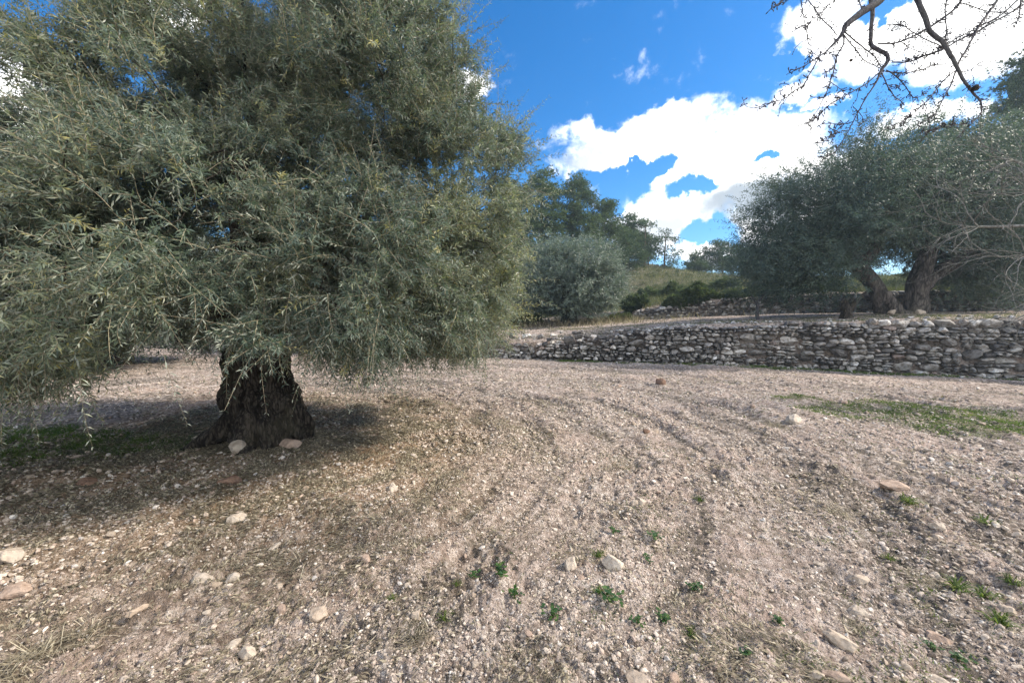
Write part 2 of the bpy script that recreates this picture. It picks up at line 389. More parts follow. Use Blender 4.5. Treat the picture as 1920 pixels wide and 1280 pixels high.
def rocks(level, n, rng, planes=9, boxy=0.0):
    V, Fc = ICO[level]; out = []
    for k in range(n):
        v = V.copy()
        if boxy: v = np.sign(v) * np.abs(v) ** (1 - boxy); v /= np.abs(v).max()
        for _ in range(planes):
            nn = norm(rng.normal(size=3)); d = rng.uniform(.55, .9); e = v @ nn - d; v = v - np.clip(e, 0, None)[:, None] * nn * .93
        v = v * (1 + (0, .06, .025, .012)[level] * rng.normal(size=(len(v), 1)))
        out.append(v / np.abs(v).max(0))
    return out, Fc
def rot_mats(n, rng, tilt=.5):
    az = rng.uniform(0, 2 * pi, n); ax = rng.normal(0, tilt, n); ay = rng.normal(0, tilt, n)
    c, s = np.cos(az), np.sin(az); z = np.zeros(n); o = np.ones(n)
    Rz = np.stack([c, -s, z, s, c, z, z, z, o], -1).reshape(n, 3, 3)
    c, s = np.cos(ax), np.sin(ax); Rx = np.stack([o, z, z, z, c, -s, z, s, c], -1).reshape(n, 3, 3)
    c, s = np.cos(ay), np.sin(ay); Ry = np.stack([c, z, s, z, o, z, -s, z, c], -1).reshape(n, 3, 3)
    return Rx @ Ry @ Rz if False else Rz @ Rx @ Ry
def scatter(protos, Fc, P, S, Rm, rng):
    """merge copies of prototypes at points P, scales S (n,3), rotations"""
    n = len(P); m = len(protos[0]); idx = rng.integers(0, len(protos), n); PV = np.stack(protos)[idx]
    V = np.einsum('nij,nkj->nki', Rm, PV * S[:, None, :]) + P[:, None, :]
    Fo = (Fc[None] + (np.arange(n) * m)[:, None, None]).reshape(-1, Fc.shape[1])
    return V.reshape(-1, 3), Fo, m

def field_pts(n, rng, rmin=.9, rmax=14, p=1.0, amax=66):
    """points spread with a density falling with distance"""
    r = rmin * (rmax / rmin) ** (rng.random(n) ** p); a = np.radians(rng.uniform(-amax, amax, n))
    return r * np.sin(a), r * np.cos(a), r
def build_gravel():
    rng = np.random.default_rng(5)
    for name, lvl, n, s0, s1, lab in (('gravel', 0, 190000, .0028, .009, 'fine pale grit and crumbs of soil strewn over the ploughed field'),
                                      ('pebbles', 1, 34000, .005, .017, 'countless small limestone pebbles mixed into the ploughed soil')):
        x, y, r = field_pts(n, rng, .9, 16, .75)
        keep = (fbm(x * 1.3, y * 1.3, 81, 3) > rng.uniform(.2, .66, n)) & (seg_dist(x, y, W1)[0] < -.05)
        x, y, r = x[keep], y[keep], r[keep]; n = len(x)
        s = s0 * (s1 / s0) ** (rng.random(n) ** 1.5) * np.clip(r / 2.8, .9, 2.0)
        S = s[:, None] * rng.uniform([.8, .55, .35], [1.6, 1.1, .8], (n, 3))
        pr, Fc = rocks(lvl, 14, rng)
        P = np.stack([x, y, H(x, y) + S[:, 2] * rng.uniform(-.1, .55, n)], -1)
        V, Fo, m = scatter(pr, Fc, P, S, rot_mats(n, rng, .35), rng)
        o = mesh(name, V, [Fo], M_PEB, smooth=False, attrs={'tint': np.repeat(rng.random(n), m)})
        tag(o, lab, 'gravel', kind='stuff')
build_gravel()

STONES = [  # px, py(centre), width px, height/width, elongation, material, rot, label
 (445, 842, 29, .95, 1.0, 0, .3, 'white blocky stone leaning on the base of the near olive trunk'),
 (546, 832, 40, .42, .7, 1, .1, 'flat pinkish stone on the ground right of the near olive trunk'),
 (600, 1148, 37, .8, .9, 0, .5, 'round pale stone alone in the lower left foreground'),
 (373, 1083, 46, .6, .7, 0, .4, 'tan stone half buried in the left foreground, biggest of three together'),
 (436, 1079, 24, .75, .9, 0, .9, 'rounded tan stone just right of the big half buried tan stone'),
 (402, 1090, 26, .4, .6, 0, .2, 'flat stone wedged between two tan stones in the left foreground'),
 (443, 970, 33, .65, .75, 0, 1.1, 'wedge shaped tan stone on straw below the near olive'),
 (1147, 1052, 42, .7, .75, 0, -.6, 'large pale angular stone beside green weeds in the centre foreground'),
 (1071, 1052, 28, .85, .9, 0, .4, 'rounded grey stone left of the large pale angular stone'),
 (1580, 1197, 58, .42, .5, 0, -.65, 'long slanting pale stone in the right foreground'),
 (1674, 906, 56, .42, .6, 1, -.1, 'brown block of stone on the bare track at right'),
 (1822, 694, 42, .35, .5, 0, -.1, 'flat white stone lying at the foot of the wall'),
 (1488, 782, 32, .65, .7, 0, .5, 'pale stone on the field below the second olive'),
 (1680, 866, 32, .45, .6, 0, -.5, 'pale oval stone behind the brown block of stone'),
 (1722, 885, 15, .6, .9, 0, 0, 'small round white stone right of the brown block'),
 (1530, 1262, 28, .6, .7, 0, -.4, 'smooth pale oval stone at the bottom edge right of centre'),
 (1567, 1266, 44, .4, .5, 1, -.4, 'flat brownish stone slab at the bottom edge'),
 (1697, 1246, 22, .7, .7, 0, -.5, 'small white oval stone near the bottom right edge'),
 (1762, 1192, 42, .45, .6, 1, -.4, 'pinkish flat stone in the lower right foreground'),
 (1758, 1274, 36, .5, .7, 0, -.2, 'white stone cut by the bottom edge of the photo at right'),
 (1195, 1262, 46, .6, .8, 0, .5, 'large pale slab at the bottom edge in the middle'),
 (465, 1221, 30, .9, .9, 0, .2, 'reddish tan lump of stone near the bottom left'),
 (437, 1203, 28, .55, .8, 0, .7, 'cream stone just above the reddish tan lump'),
 (736, 912, 20, .9, .9, 0, .4, 'upright pale pebble at the edge of the olive litter'),
 (20, 1036, 44, .6, .8, 0, .3, 'bulky tan stone at the left edge of the photo'),
 (33, 1113, 46, .4, .8, 1, .2, 'low tan stone at the left edge below the bulky one'),
 (687, 1045, 19, .9, .9, 1, .2, 'small round reddish pebble left of centre'),
 (778, 1148, 18, .9, .9, 0, .2, 'small round cream pebble in the centre foreground'),
 (891, 1238, 15, .9, .9, 0, .2, 'small round white pebble near the bottom centre'),
 (1237, 719, 20, .8, .9, 2, .2, 'dark brown clod of earth on the far part of the field'),
 (1212, 806, 14, .7, .9, 2, .2, 'reddish clod of earth in the middle of the field'),
 (1606, 1142, 32, .6, .8, 0, -.4, 'rounded grey stone above the long slanting pale stone'),
 (1889, 1144, 24, .5, .7, 0, -.4, 'white stone among grass at the right edge'),
 (1905, 993, 16, .7, .8, 0, 0, 'white pebble on the track at the right edge'),
 (1758, 980, 24, .5, .6, 0, -.7, 'grey wedge of stone on the ridge of soil at right'),
 (1610, 1076, 34, .45, .6, 0, -.2, 'low pale stone right of centre on the ploughed slope'),
 (1535, 1055, 18, .5, .6, 0, -.2, 'little white flat stone right of centre'),
 (433, 900, 42, .5, .8, 2, .2, 'brown clod of earth in front of the near olive trunk'),
 (170, 905, 40, .5, .8, 2, .2, 'brown clod of earth in the shade at the left'),
 (1190, 940, 15, 1.0, .8, 0, .2, 'small upright grey stone in the middle, left of a twin pair'),
 (1204, 941, 15, 1.0, .8, 0, .5, 'small upright grey stone in the middle, right of a twin pair'),
 (255, 1135, 40, .3, .35, 0, 1.0, 'long tilted sliver of stone in the left foreground'),
 (515, 1025, 26, .45, .45, 0, 1.1, 'slim upright pale stone among straw left of centre'),
 (398, 916, 18, .8, .8, 1, .3, 'pointed orange stone in front of the near olive'),
 (1030, 806, 16, .6, .8, 0, .3, 'pale stone in the field beyond the olive litter'),
]
def build_stones():
    rng = np.random.default_rng(9)
    mats = [M_STONE, M_PINK, M_CLOD]
    for (px, py, w, hr, el, mi, rz, lab) in STONES:
        p = on(px, py + w * hr * .35); sc_ = w / F * (p[1] + .1) / 2 * 1.04
        (v,), Fc = rocks(3, 1, rng, 16, .12)
        nz = norm(v); v = v * (1 + .05 * np.sin(nz[:, :1] * 7 + rng.uniform(0, 6)) * np.cos(nz[:, 1:2] * 6))
        S = np.array([sc_, sc_ * el, sc_ * hr * 1.05])
        c, s = math.cos(rz), math.sin(rz)
        V = (v * S) @ np.array([[c, s, 0], [-s, c, 0], [0, 0, 1]])
        o = mesh('clod' if mi == 2 else 'stone', V, [Fc], mats[mi], smooth=False, attrs={'tint': np.full(len(V), rng.random() * .2)})
        o.location = (p[0], p[1], float(H(p[0], p[1])) + S[2] * (.75 if 'near olive trunk' in lab and mi < 2 else .28))
        o.rotation_euler = (rng.normal(0, .1), rng.normal(0, .1), 0)
        tag(o, lab, 'clod' if mi == 2 else 'stone')
    # medium stones: single objects, grouped by stretch of the field
    pr, Fc = rocks(2, 12, rng, 11, .1)
    base = [mesh('stone', v, [Fc], M_STONE if k % 4 else M_PINK, attrs={'tint': np.full(len(v), .08 * k)}) for k, v in enumerate(pr)]
    zones = {'L': ('small limestone on straw strewn soil in the left half of the foreground', 'small stones on the left foreground'),
             'R': ('small limestone on bare soil in the right half of the foreground', 'small stones on the right foreground'),
             'F': ('small limestone lying far out on the open field towards the wall', 'small stones on the far field')}
    used = set(); n = 0; pts = []
    while n < 235:
        r = 1.55 * (11 / 1.55) ** rng.random() ; a = R(rng.uniform(-52, 52)); x, y = r * math.sin(a), r * math.cos(a)
        if math.hypot(x - TREE[0], y - TREE[1]) < .9 or seg_dist(np.array([x]), np.array([y]), W1)[0][0] > -.3: continue
        if any((x - q[0]) ** 2 + (y - q[1]) ** 2 < .012 for q in pts): continue
        pts.append((x, y)); k = int(rng.integers(0, 12)); z = 'F' if y > 5 else ('L' if x < 0 else 'R')
        if k not in used: o = base[k]; used.add(k)
        else: o = base[k].copy(); COL.objects.link(o)
        s = .008 * (3.2) ** (rng.random() ** 1.8) * min(2.2, max(1, r / 3))
        o.location = (x, y, float(H(x, y)) + s * .22); o.rotation_euler = (rng.normal(0, .3), rng.normal(0, .3), rng.uniform(0, 6.28))
        o.scale = (s * rng.uniform(.9, 1.4), s, s * rng.uniform(.5, .85))
        tag(o, zones[z][0], 'stone', zones[z][1]); n += 1
build_stones()

# ---------------------------------------------------------------- dry stone walls
def build_wall(name, W, s_from, s_to, Tf, rng, label, rmin, rmax, lvl, slump=None, depth=.2):
    seg = np.hypot(*(W[1:] - W[:-1]).T); acc = np.concatenate([[0], np.cumsum(seg)])
    def pos(s): return np.array([np.interp(s, acc, W[:, 0]), np.interp(s, acc, W[:, 1])])
    pr, Fc = rocks(lvl, 30, rng, 12, .30)
    root = empty(name, (*pos((s_from + s_to) / 2), 0)); tag(root, label, 'wall')
    P, S, A, B = [], [], [], []
    s = s_from
    # irregular packing: columns of stones whose course heights wander
    z = 0.0
    def add(sx, zc, w, h, off):
        p = pos(sx); q = pos(sx + .05); t = (q - p) / np.linalg.norm(q - p); nrm = np.array([-t[1], t[0]])
        g0 = float(H(p[0] - nrm[0] * .25, p[1] - nrm[1] * .25, False)) - .02
        c = p + nrm * (off + .07 * zc)
        P.append((c[0], c[1], g0 + zc)); S.append((w * .54, depth * rng.uniform(.75, 1.15), h * .56)); A.append(math.atan2(t[1], t[0]) + rng.normal(0, .13)); B.append(rng.normal(0, .1))
    bigs = []
    for _ in range(int((s_to - s_from) * 1.5)):
        sb, zb_, wb, hb = rng.uniform(s_from, s_to), rng.uniform(.05, 1.0), rng.uniform(.26, .5), rng.uniform(.17, .30)
        if lvl < 2: wb, hb = wb * .7, hb * .7
        if zb_ + hb > Tf(pos(sb)[0]) - .03 or any(abs(sb - q[0]) < (wb + q[2]) / 2 and abs(zb_ + hb / 2 - q[1]) < (hb + q[3]) / 2 for q in bigs): continue
        bigs.append((sb, zb_ + hb / 2, wb, hb)); add(sb, zb_ + hb / 2, wb * 1.02, hb * 1.02, rng.normal(.09, .03))
    while z < 2.0:
        rh = rng.uniform(rmin, rmax); s = s_from + rng.uniform(0, .2)
        while s < s_to:
            w = rh * rng.uniform(.75, 2.2); x = pos(s)[0]; top = Tf(x)
            zz = z + .11 * (fbm(np.array([s * .7]), np.array([z * 1.5]), 5, 2)[0] - .5) * 2
            ruin = 0 if slump is None else slump(s, x, zz)
            if any(abs(s + w / 2 - q[0]) < (w * .55 + q[2]) / 2 and abs(zz + rh / 2 - q[1]) < (rh * .55 + q[3]) / 2 for q in bigs): s += w * .6; continue
            if zz + rh * .35 < top + .05 * (vn(np.array([s * 1.3]), np.array([0.]), 7)[0] - .3) and rng.random() > ruin:
                if rng.random() < .28 and rh > .1:      # split into two thin stones
                    add(s + w / 2, zz + rh * .25, w, rh * .48, rng.normal(.10, .03)); add(s + w / 2, zz + rh * .76, w * rng.uniform(.8, 1), rh * .48, rng.normal(.10, .03))
                else: add(s + w / 2, zz + rh / 2, w, rh * rng.uniform(.88, 1.12), rng.normal(.10, .035))
            s += w * 1.0
        z += rh * .97
    P, S = np.array(P), np.array(S); n = len(P); A, B = np.array(A), np.array(B)
    c, sn = np.cos(A), np.sin(A); zz, oo = np.zeros(n), np.ones(n)
    Rz = np.stack([c, -sn, zz, sn, c, zz, zz, zz, oo], -1).reshape(n, 3, 3)
    c, sn = np.cos(B), np.sin(B); Ry = np.stack([c, zz, sn, zz, oo, zz, -sn, zz, c], -1).reshape(n, 3, 3)
    V, Fo, m = scatter(pr, Fc, P, S, Rz @ Ry, rng)
    L = root.location
    mesh('stonework', V - np.array(L), [Fo], M_WALL, root, attrs={'tint': np.repeat(rng.random(n) ** 1.15, m)})
    # loose stones lying along the top and at the foot
    k = int((s_to - s_from) * 20); s = rng.uniform(s_from, s_to, k); foot = rng.random(k) < .3
    PP = np.stack([np.interp(s, acc, W[:, 0]), np.interp(s, acc, W[:, 1])], -1); Q = np.stack([np.interp(s + .05, acc, W[:, 0]), np.interp(s + .05, acc, W[:, 1])], -1)
    t = norm(Q - PP); nr = np.stack([-t[:, 1], t[:, 0]], -1)
    xx = PP + nr * np.where(foot, rng.uniform(-.35, -.05, k), rng.uniform(.22, 1.0, k) ** 1.0)[:, None]
    sz = rng.uniform(.02, .075, k) * np.where(foot, .8, 1)
    SS = sz[:, None] * rng.uniform([.9, .7, .4], [1.4, 1.1, .8], (k, 3))
    Pz = np.column_stack([xx, H(xx[:, 0], xx[:, 1]) + SS[:, 2] * .4])
    V, Fo, m = scatter(pr, Fc, Pz, SS, rot_mats(k, rng, .3), rng)
    o = mesh('loose_stones', V - np.array(L), [Fo], M_WALL, root, attrs={'tint': np.repeat(.3 + .7 * rng.random(k), m)})
    o['kind'] = 'stuff'
rng = np.random.default_rng(21)
acc1 = np.concatenate([[0], np.cumsum(np.hypot(*(W1[1:] - W1[:-1]).T))])
def arc_at(W, x):
    a = np.concatenate([[0], np.cumsum(np.hypot(*(W[1:] - W[:-1]).T))]); return float(np.interp(x, W[:, 0], a))
build_wall('dry_stone_wall', W1, arc_at(W1, -7), arc_at(W1, 17.5), T1, rng, 'long low dry stone retaining wall along the far edge of the ploughed field', .06, .19, 2,
           lambda s, x, z: .5 * (1 - ss(1, 5.5, x)) * ss(.3, .6, z))
build_wall('dry_stone_wall', W2, arc_at(W2, 6.4), arc_at(W2, 24), lambda x: T2(x) + .02, rng, 'shorter dry stone wall of the upper terrace, behind the right olive', .08, .18, 1)

# ---------------------------------------------------------------- trees
def tube(paths, radii, sides=6, cap=False):
    V, Fq, off = [], [], 0
    for p, r in zip(paths, radii):
        p = np.asarray(p, float); n = len(p); t = norm(np.gradient(p, axis=0))
        ref = np.array([0, 0, 1.0]) if abs(t[:, 2]).mean() < .9 else np.array([1.0, 0, 0])
        e1 = norm(np.cross(t, ref)); e2 = np.cross(t, e1); a = np.linspace(0, 2 * pi, sides, endpoint=False)
        v = p[:, None] + np.asarray(r)[:, None, None] * (np.cos(a)[None, :, None] * e1[:, None] + np.sin(a)[None, :, None] * e2[:, None])
        V.append(v.reshape(-1, 3)); i, j = np.meshgrid(np.arange(n - 1), np.arange(sides), indexing='ij'); j2 = (j + 1) % sides
        Fq.append(np.stack([off + i * sides + j, off + i * sides + j2, off + (i + 1) * sides + j2, off + (i + 1) * sides + j], -1).reshape(-1, 4)); off += n * sides
    return np.vstack(V), np.vstack(Fq)
def spline(pts, n):
    pts = np.asarray(pts, float); k = len(pts); P = np.vstack([2 * pts[0] - pts[1], pts, 2 * pts[-1] - pts[-2]])
    t = np.linspace(0, k - 1, n); i = np.minimum(t.astype(int), k - 2); f = (t - i)[:, None]
    a, b, c, d = P[i], P[i + 1], P[i + 2], P[i + 3]
    return .5 * ((2 * b) + (c - a) * f + (2 * a - 5 * b + 4 * c - d) * f ** 2 + (3 * b - a - 3 * c + d) * f ** 3)
def skeleton(tips, roots, rng, rtip=.006, expo=.42, jit=.12, rmax=.3, sag=0.0, step=.35):
    """branches that connect every clump centre to the nearest wood"""
    nodes = [np.array(p, float) for p in roots]; par = [-1] * len(nodes); c0 = np.mean(roots, 0)
    order = np.argsort(np.linalg.norm(tips - c0, axis=1)); chains = []
    arr = np.zeros((200000, 3)); arr[:len(nodes)] = nodes; cnt = len(nodes)
    parent = np.full(200000, -1)
    dist0 = np.zeros(200000)
    for ti in order:
        T = tips[ti]; d = np.linalg.norm(arr[:cnt] - T, axis=1)
        cost = d + .35 * dist0[:cnt]; j = int(np.argmin(cost)); A = arr[j].copy(); L = d[j]
        n = max(2, int(L / step)); prev = j
        bow = rng.normal(0, jit, 3) * L + np.array([0, 0, .12 * L])
        for k in range(1, n + 1):
            f = k / n; p = A + (T - A) * f + bow * math.sin(pi * f) + (rng.normal(0, .02, 3) if k < n else 0)
            arr[cnt] = p; parent[cnt] = prev; dist0[cnt] = dist0[prev] + L / n; prev = cnt; cnt += 1
    w = np.zeros(cnt); child = np.zeros(cnt, int)
    for i in range(cnt): 
        if parent[i] >= 0: child[parent[i]] += 1
    w[child == 0] = 1
    for i in range(cnt - 1, -1, -1):
        if parent[i] >= 0: w[parent[i]] += w[i]
    rad = np.minimum(rtip * np.maximum(w, 1) ** expo, rmax)
    # split to chains for smooth tubes
    kids = [[] for _ in range(cnt)]
    for i in range(cnt):
        if parent[i] >= 0: kids[parent[i]].append(i)
    paths, rr = [], []
    stack = [i for i in range(cnt) if parent[i] < 0]
    starts = [(i, k) for i in stack for k in kids[i]]
    while starts:
        a, b = starts.pop(); ch = [a, b]; rs = [rad[b], rad[b]]
        while kids[ch[-1]]:
            ks = sorted(kids[ch[-1]], key=lambda q: -w[q]); starts += [(ch[-1], q) for q in ks[1:]]; ch.append(ks[0]); rs.append(rad[ks[0]])
        paths.append(arr[ch]); rr.append(np.array(rs))
    return paths, rr

def shoots(P, D, L, K, droop, LL, LW, rng, spread=.8, tintb=0.0, curl=.3, pairs=2, tints=None):
    """leafy shoots: returns leaf verts/quads/tints and stem paths. droop (n,)"""
    n = len(P); t = np.linspace(.04, 1, K)[None, :, None]
    bend = rng.normal(0, curl, (n, 1, 3))
    pos = P[:, None] + D[:, None] * L[:, None, None] * t + bend * L[:, None, None] * t ** 2 + np.array([0, 0, -1]) * (droop * L)[:, None, None] * t ** 2
    T = norm(np.gradient(pos, axis=1))
    ref = norm(rng.normal(size=(n, 1, 3))); e1 = norm(np.cross(T, ref)); e2 = np.cross(T, e1)
    ph = rng.uniform(0, 6.28, (n, 1)) + np.arange(K)[None] * 1.57 + rng.normal(0, .25, (n, K))
    Vs, ts = [], []
    for sd in range(pairs):
        a = ph + sd * 2 * pi / pairs
        lat = np.cos(a)[..., None] * e1 + np.sin(a)[..., None] * e2
        d = norm(T * .62 + lat * (spread + .1) + rng.normal(0, .22, T.shape) + np.array([0, 0, -.12]))
        W = norm(np.cross(d, T) + rng.normal(0, .35, T.shape)); N = norm(np.cross(d, W))
        taper = (1.05 - .45 * t ** 3) * rng.uniform(.7, 1.15, (n, K, 1))
        l = LL * taper; w = LW * .5 * taper
        b = pos; m = b + d * l * .45 + N * l * .06; e = b + d * l + np.array([0, 0, -1]) * l * .06
        Vs.append(np.stack([b, m + W * w, e, m - W * w], 2).reshape(-1, 3))
        tt = np.repeat(tints if tints is not None else rng.random(n) * .5, K) + rng.normal(.2, .16, n * K)
        ts.append(np.repeat(tt, 4))
    V = np.vstack(Vs); q = np.arange(len(V), dtype=np.int32).reshape(-1, 4)
    return V, q, np.clip(np.concatenate(ts), 0, 1), pos
def stems(pos, r0, every):
    """three sided stems along shoots (vectorised)"""
    idx = np.unique(np.r_[0:pos.shape[1]:every, pos.shape[1] - 1]); p = pos[:, idx]; n, k, _ = p.shape
    T = norm(np.gradient(p, axis=1)); e1 = norm(np.cross(T, np.array([.3, .5, .8]))); e2 = np.cross(T, e1)
    r = (r0 * np.linspace(1, .35, k))[None, :, None, None] * np.ones((n, 1, 1, 1)); a = np.array([0, 2.09, 4.19])
    v = p[:, :, None] + r * (np.cos(a)[None, None, :, None] * e1[:, :, None] + np.sin(a)[None, None, :, None] * e2[:, :, None])
    base = (np.arange(n) * k * 3)[:, None, None] + (np.arange(k - 1) * 3)[None, :, None]; j = np.arange(3)[None, None, :]; j2 = (j + 1) % 3
    q = np.stack([base + j, base + j2, base + 3 + j2, base + 3 + j], -1).reshape(-1, 4)
    return v.reshape(-1, 3), q
def poisson(gen, n, dmin, rng, tries=60):
    pts = np.zeros((0, 3))
    for _ in range(tries):
        for p in gen(n):
            if len(pts) == 0 or ((pts - p) ** 2).sum(1).min() > dmin ** 2: pts = np.vstack([pts, p])
            if len(pts) >= n: return pts
    return pts

def trunk_mesh(profile, rng, na=96, nz=70, ridges=7, rough=.09, tw=1.2):
    """profile: rows of (z, cx, cy, rx, ry) -> gnarled fluted trunk"""
    pr = np.array(profile, float); z = np.linspace(pr[0, 0], pr[-1, 0], nz)
    f = [np.interp(z, pr[:, 0], pr[:, k]) for k in range(1, 5)]
    ker = np.ones(5) / 5
    f = [np.convolve(np.pad(q, 2, mode='edge'), ker, 'valid') for q in f]
    a = np.linspace(0, 2 * pi, na, endpoint=False); A, Z = np.meshgrid(a, z)
    ca, sa = np.cos(A + tw * Z * .3), np.sin(A + tw * Z * .3)
    cyc = lambda s, k, zs: fbm(np.cos(A) * k + 5 + Z * zs * .35, np.sin(A) * k + 9 + Z * zs, s, 4) - .5
    mult = 1 + rough * np.sin(ridges * A + 3 * np.sin(Z * 2.2) + 6 * cyc(3, .8, .8)) + 3.2 * rough * cyc(7, 1.6, 2.2) + 1.3 * rough * cyc(9, 6, 4)
    foot = np.exp(-(Z - pr[0, 0]) / .16); mult = mult * (1 + .22 * foot * (1 + np.sin(5 * A + 1.0)))
    x = f[0][:, None] + f[2][:, None] * np.cos(A) * mult; y = f[1][:, None] + f[3][:, None] * np.sin(A) * mult
    V = np.stack([x, y, Z + .03 * cyc(13, 3, 3)], -1).reshape(-1, 3)
    i, j = np.meshgrid(np.arange(nz - 1), np.arange(na), indexing='ij'); j2 = (j + 1) % na
    Q = np.stack([i * na + j, i * na + j2, (i + 1) * na + j2, (i + 1) * na + j], -1).reshape(-1, 4)
    return V, Q
def join(*ms):
    V, Fq, o = [], [], 0
    for v, q in ms: V.append(v); Fq.append(q + o); o += len(v)
    return np.vstack(V), np.vstack(Fq)

# ---- the near olive
def near_olive():
    rng = np.random.default_rng(101)
    base = np.array([TREE[0], TREE[1], 0]); bz = float(H(base[0], base[1])); Y0 = base[1]
    root = empty('olive_tree', (base[0], base[1], bz)); tag(root, 'nearest olive with a gnarled black trunk and leaves hanging almost to the ground', 'tree')
    O = np.array([base[0], base[1], bz])
    def X(px): return (px - 497) / F * Y0 * 1.01
    def Zp(py): return at(497, py, Y0)[2] - bz
    prof = []
    for (py, l, r) in [(872, 395, 592), (850, 405, 582), (835, 418, 566), (815, 430, 578), (790, 432, 586), (765, 430, 578), (742, 423, 562), (722, 432, 545), (700, 438, 538), (680, 438, 542), (655, 440, 540), (630, 446, 528), (612, 458, 512)]:
        w = (X(r) - X(l)) * .9; prof.append((Zp(py), (X(l) + X(r)) / 2, .05, w / 2, w * .42))
    tv, tq = trunk_mesh(prof, rng, 170, 120, 5, .15)
    zt = prof[-1][0]
    # side burl at right and root flares
    bl, bf = ICO[3]; 
    roots_ = tube([spline([(-.2, -.1, .32), (-.4, -.14, .12), (-.58, -.2, .03), (-.78, -.26, -.08)], 10), spline([(.0, -.15, .35), (.02, -.32, .1), (.08, -.46, -.04), (.1, -.55, -.12)], 10),
                   spline([(.25, .1, .3), (.38, .15, .08), (.5, .2, -.08)], 8), spline([(-.2, .3, .3), (-.4, .5, .05), (-.6, .7, -.1)], 8)],
                  [np.linspace(.15, .04, 10), np.linspace(.16, .04, 10), np.linspace(.13, .04, 8), np.linspace(.15, .04, 8)], 16)
    limbs = [spline([(-.1, .0, zt - .45), (-.28, -.15, zt + .15), (-.7, -.55, zt + .75), (-1.2, -.9, zt + 1.35)], 12), spline([(.02, .05, zt - .45), (.16, .2, zt + .3), (.55, .4, zt + .9), (1.05, .6, zt + 1.6)], 12),
             spline([(-.05, .1, zt - .45), (-.1, .35, zt + .4), (-.3, .7, zt + 1.2), (-.5, .9, zt + 2.1)], 12), spline([(.08, -.08, zt - .45), (.18, -.3, zt + .25), (.35, -.75, zt + .8), (.6, -1.1, zt + 1.5)], 12),
             spline([(-.05, 0, zt - .4), (.0, 0, zt + .5), (.1, -.1, zt + 1.4), (.05, .0, zt + 2.6)], 12)]
    lr = [np.linspace(.2, .08, 12)] * 2 + [np.linspace(.19, .07, 12)] * 3
    lm = tube(limbs, lr, 12)
    tm = join((tv, tq), roots_, lm)
    n3 = fbm(tm[0][:, 0] * 9 + tm[0][:, 2] * 3, tm[0][:, 1] * 9 + tm[0][:, 2] * 5, 4, 3) - .5
    nn = norm(tm[0] * [1, 1, 0] + 1e-6); n4 = fbm(tm[0][:, 0] * 24 + tm[0][:, 2] * 4, tm[0][:, 1] * 24 + tm[0][:, 2] * 6, 6, 3) - .5; V = tm[0] + nn * (n3[:, None] * .10 + n4[:, None] * .045)
    mesh('trunk', V, [tm[1]], M_BARK, root, smooth=True)
    # crown
    rx, ry, zc = 2.72, 2.85, 2.55
    def env(p):
        """outline in x, y; returns inside factor"""
        return 0
    LB = np.array([(-1.25, -1.25, 1.95, 1.2, .85, .8), (.15, -1.2, 2.15, 1.0, .8, .72), (1.2, -.7, 1.85, .85, .85, .78), (1.75, .2, 1.9, .72, .95, .8), (1.75, .2, 3.1, .75, .9, .75), (-2.3, -.3, 1.95, .95, 1.1, .85),
                   (-1.6, -.7, 3.3, 1.1, .95, .7), (.0, -.6, 3.65, 1.0, .9, .75), (1.15, .0, 4.1, .85, .9, .85), (-.2, .3, 4.9, 1.4, 1.2, .75), (-1.5, 1.4, 2.5, 1.2, .95, 1.2), (.3, 1.6, 2.5, 1.2, .9, 1.25),
                   (1.4, 1.3, 2.1, .9, .85, .95), (-.4, 1.2, 4.0, 1.3, 1.0, .9), (-2.2, .6, 3.2, .9, 1.0, .9), (-2.2, -1.3, 1.5, .9, .7, .5), (.6, -.2, 2.9, .7, .8, .6), (-2.9, .3, 2.2, .6, .9, 1.1), (1.2, .6, 4.9, .7, .85, .7)])
    LB[:, [0, 1, 3, 4]] *= 1.10; LB[:, 0] -= .05; LB[:, 0] += .34 * ss(.7, 1.5, LB[:, 0]); LB[8, 4] = 1.1; LB[8, 3] = 1.0; LB[:, [2, 5]] *= [1.0, 1.12]
    C, CL = [], []
    for li, b in enumerate(LB):
        k = int(34 * (b[3] * b[4] + b[3] * b[5] + b[4] * b[5]) / 2.4)
        def g_(n, b=b):
            d = norm(rng.normal(size=(n * 2, 3))); p = b[:3] + d * (rng.uniform(.5, 1.0, (n * 2, 1)) ** .6) * b[3:]
            return p[(p[:, 2] > .95) & ((np.hypot(p[:, 0], p[:, 1]) > .75) | (p[:, 2] > 1.9))]
        q_ = poisson(g_, k, .27, rng, 12); C.append(q_); CL += [li] * len(q_)
    C = np.vstack(C); CL = np.array(CL)
    extra = np.array([(-2.2, -1.6, 1.1), (-2.6, -1.3, 1.05), (-1.7, -1.9, 1.15), (-3.0, -.9, 1.05), (-2.9, -.2, 1.1), (-2.6, .6, 1.1), (-.7, -1.7, 1.4), (.2, -1.7, 1.5), (.9, -1.45, 1.3), (1.3, -1.0, 1.15),
                      (1.6, -.4, 1.1), (1.75, .3, 1.1), (1.4, .9, 1.05), (2.0, .5, 1.3), (2.3, 0, 1.8), (2.35, .1, 3.3), (2.3, .2, 2.9), (2.15, .1, 3.6), (2.3, -.1, 2.4), (-2.4, -1.9, 1.0), (-1.9, -2.0, 1.0), (-1.45, -1.9, 1.05), (-2.8, -1.6, .98), (-1.1, -1.75, 1.1), (-.5, -1.5, 1.25), (-2.2, -1.5, .95), (-2.7, -1.1, .95), (1.5, .1, 1.0), (1.1, -.5, 1.05)])
    extra[:19, 0] += .25 * (extra[:19, 0] > 1)
    extra[:, :2] *= 1.12; extra[:, 2] -= .06; C = np.vstack([C, extra]); CL = np.concatenate([CL, [0] * 7 + [2] * 7 + [4] * 5 + [0] * 8 + [2] * 2])
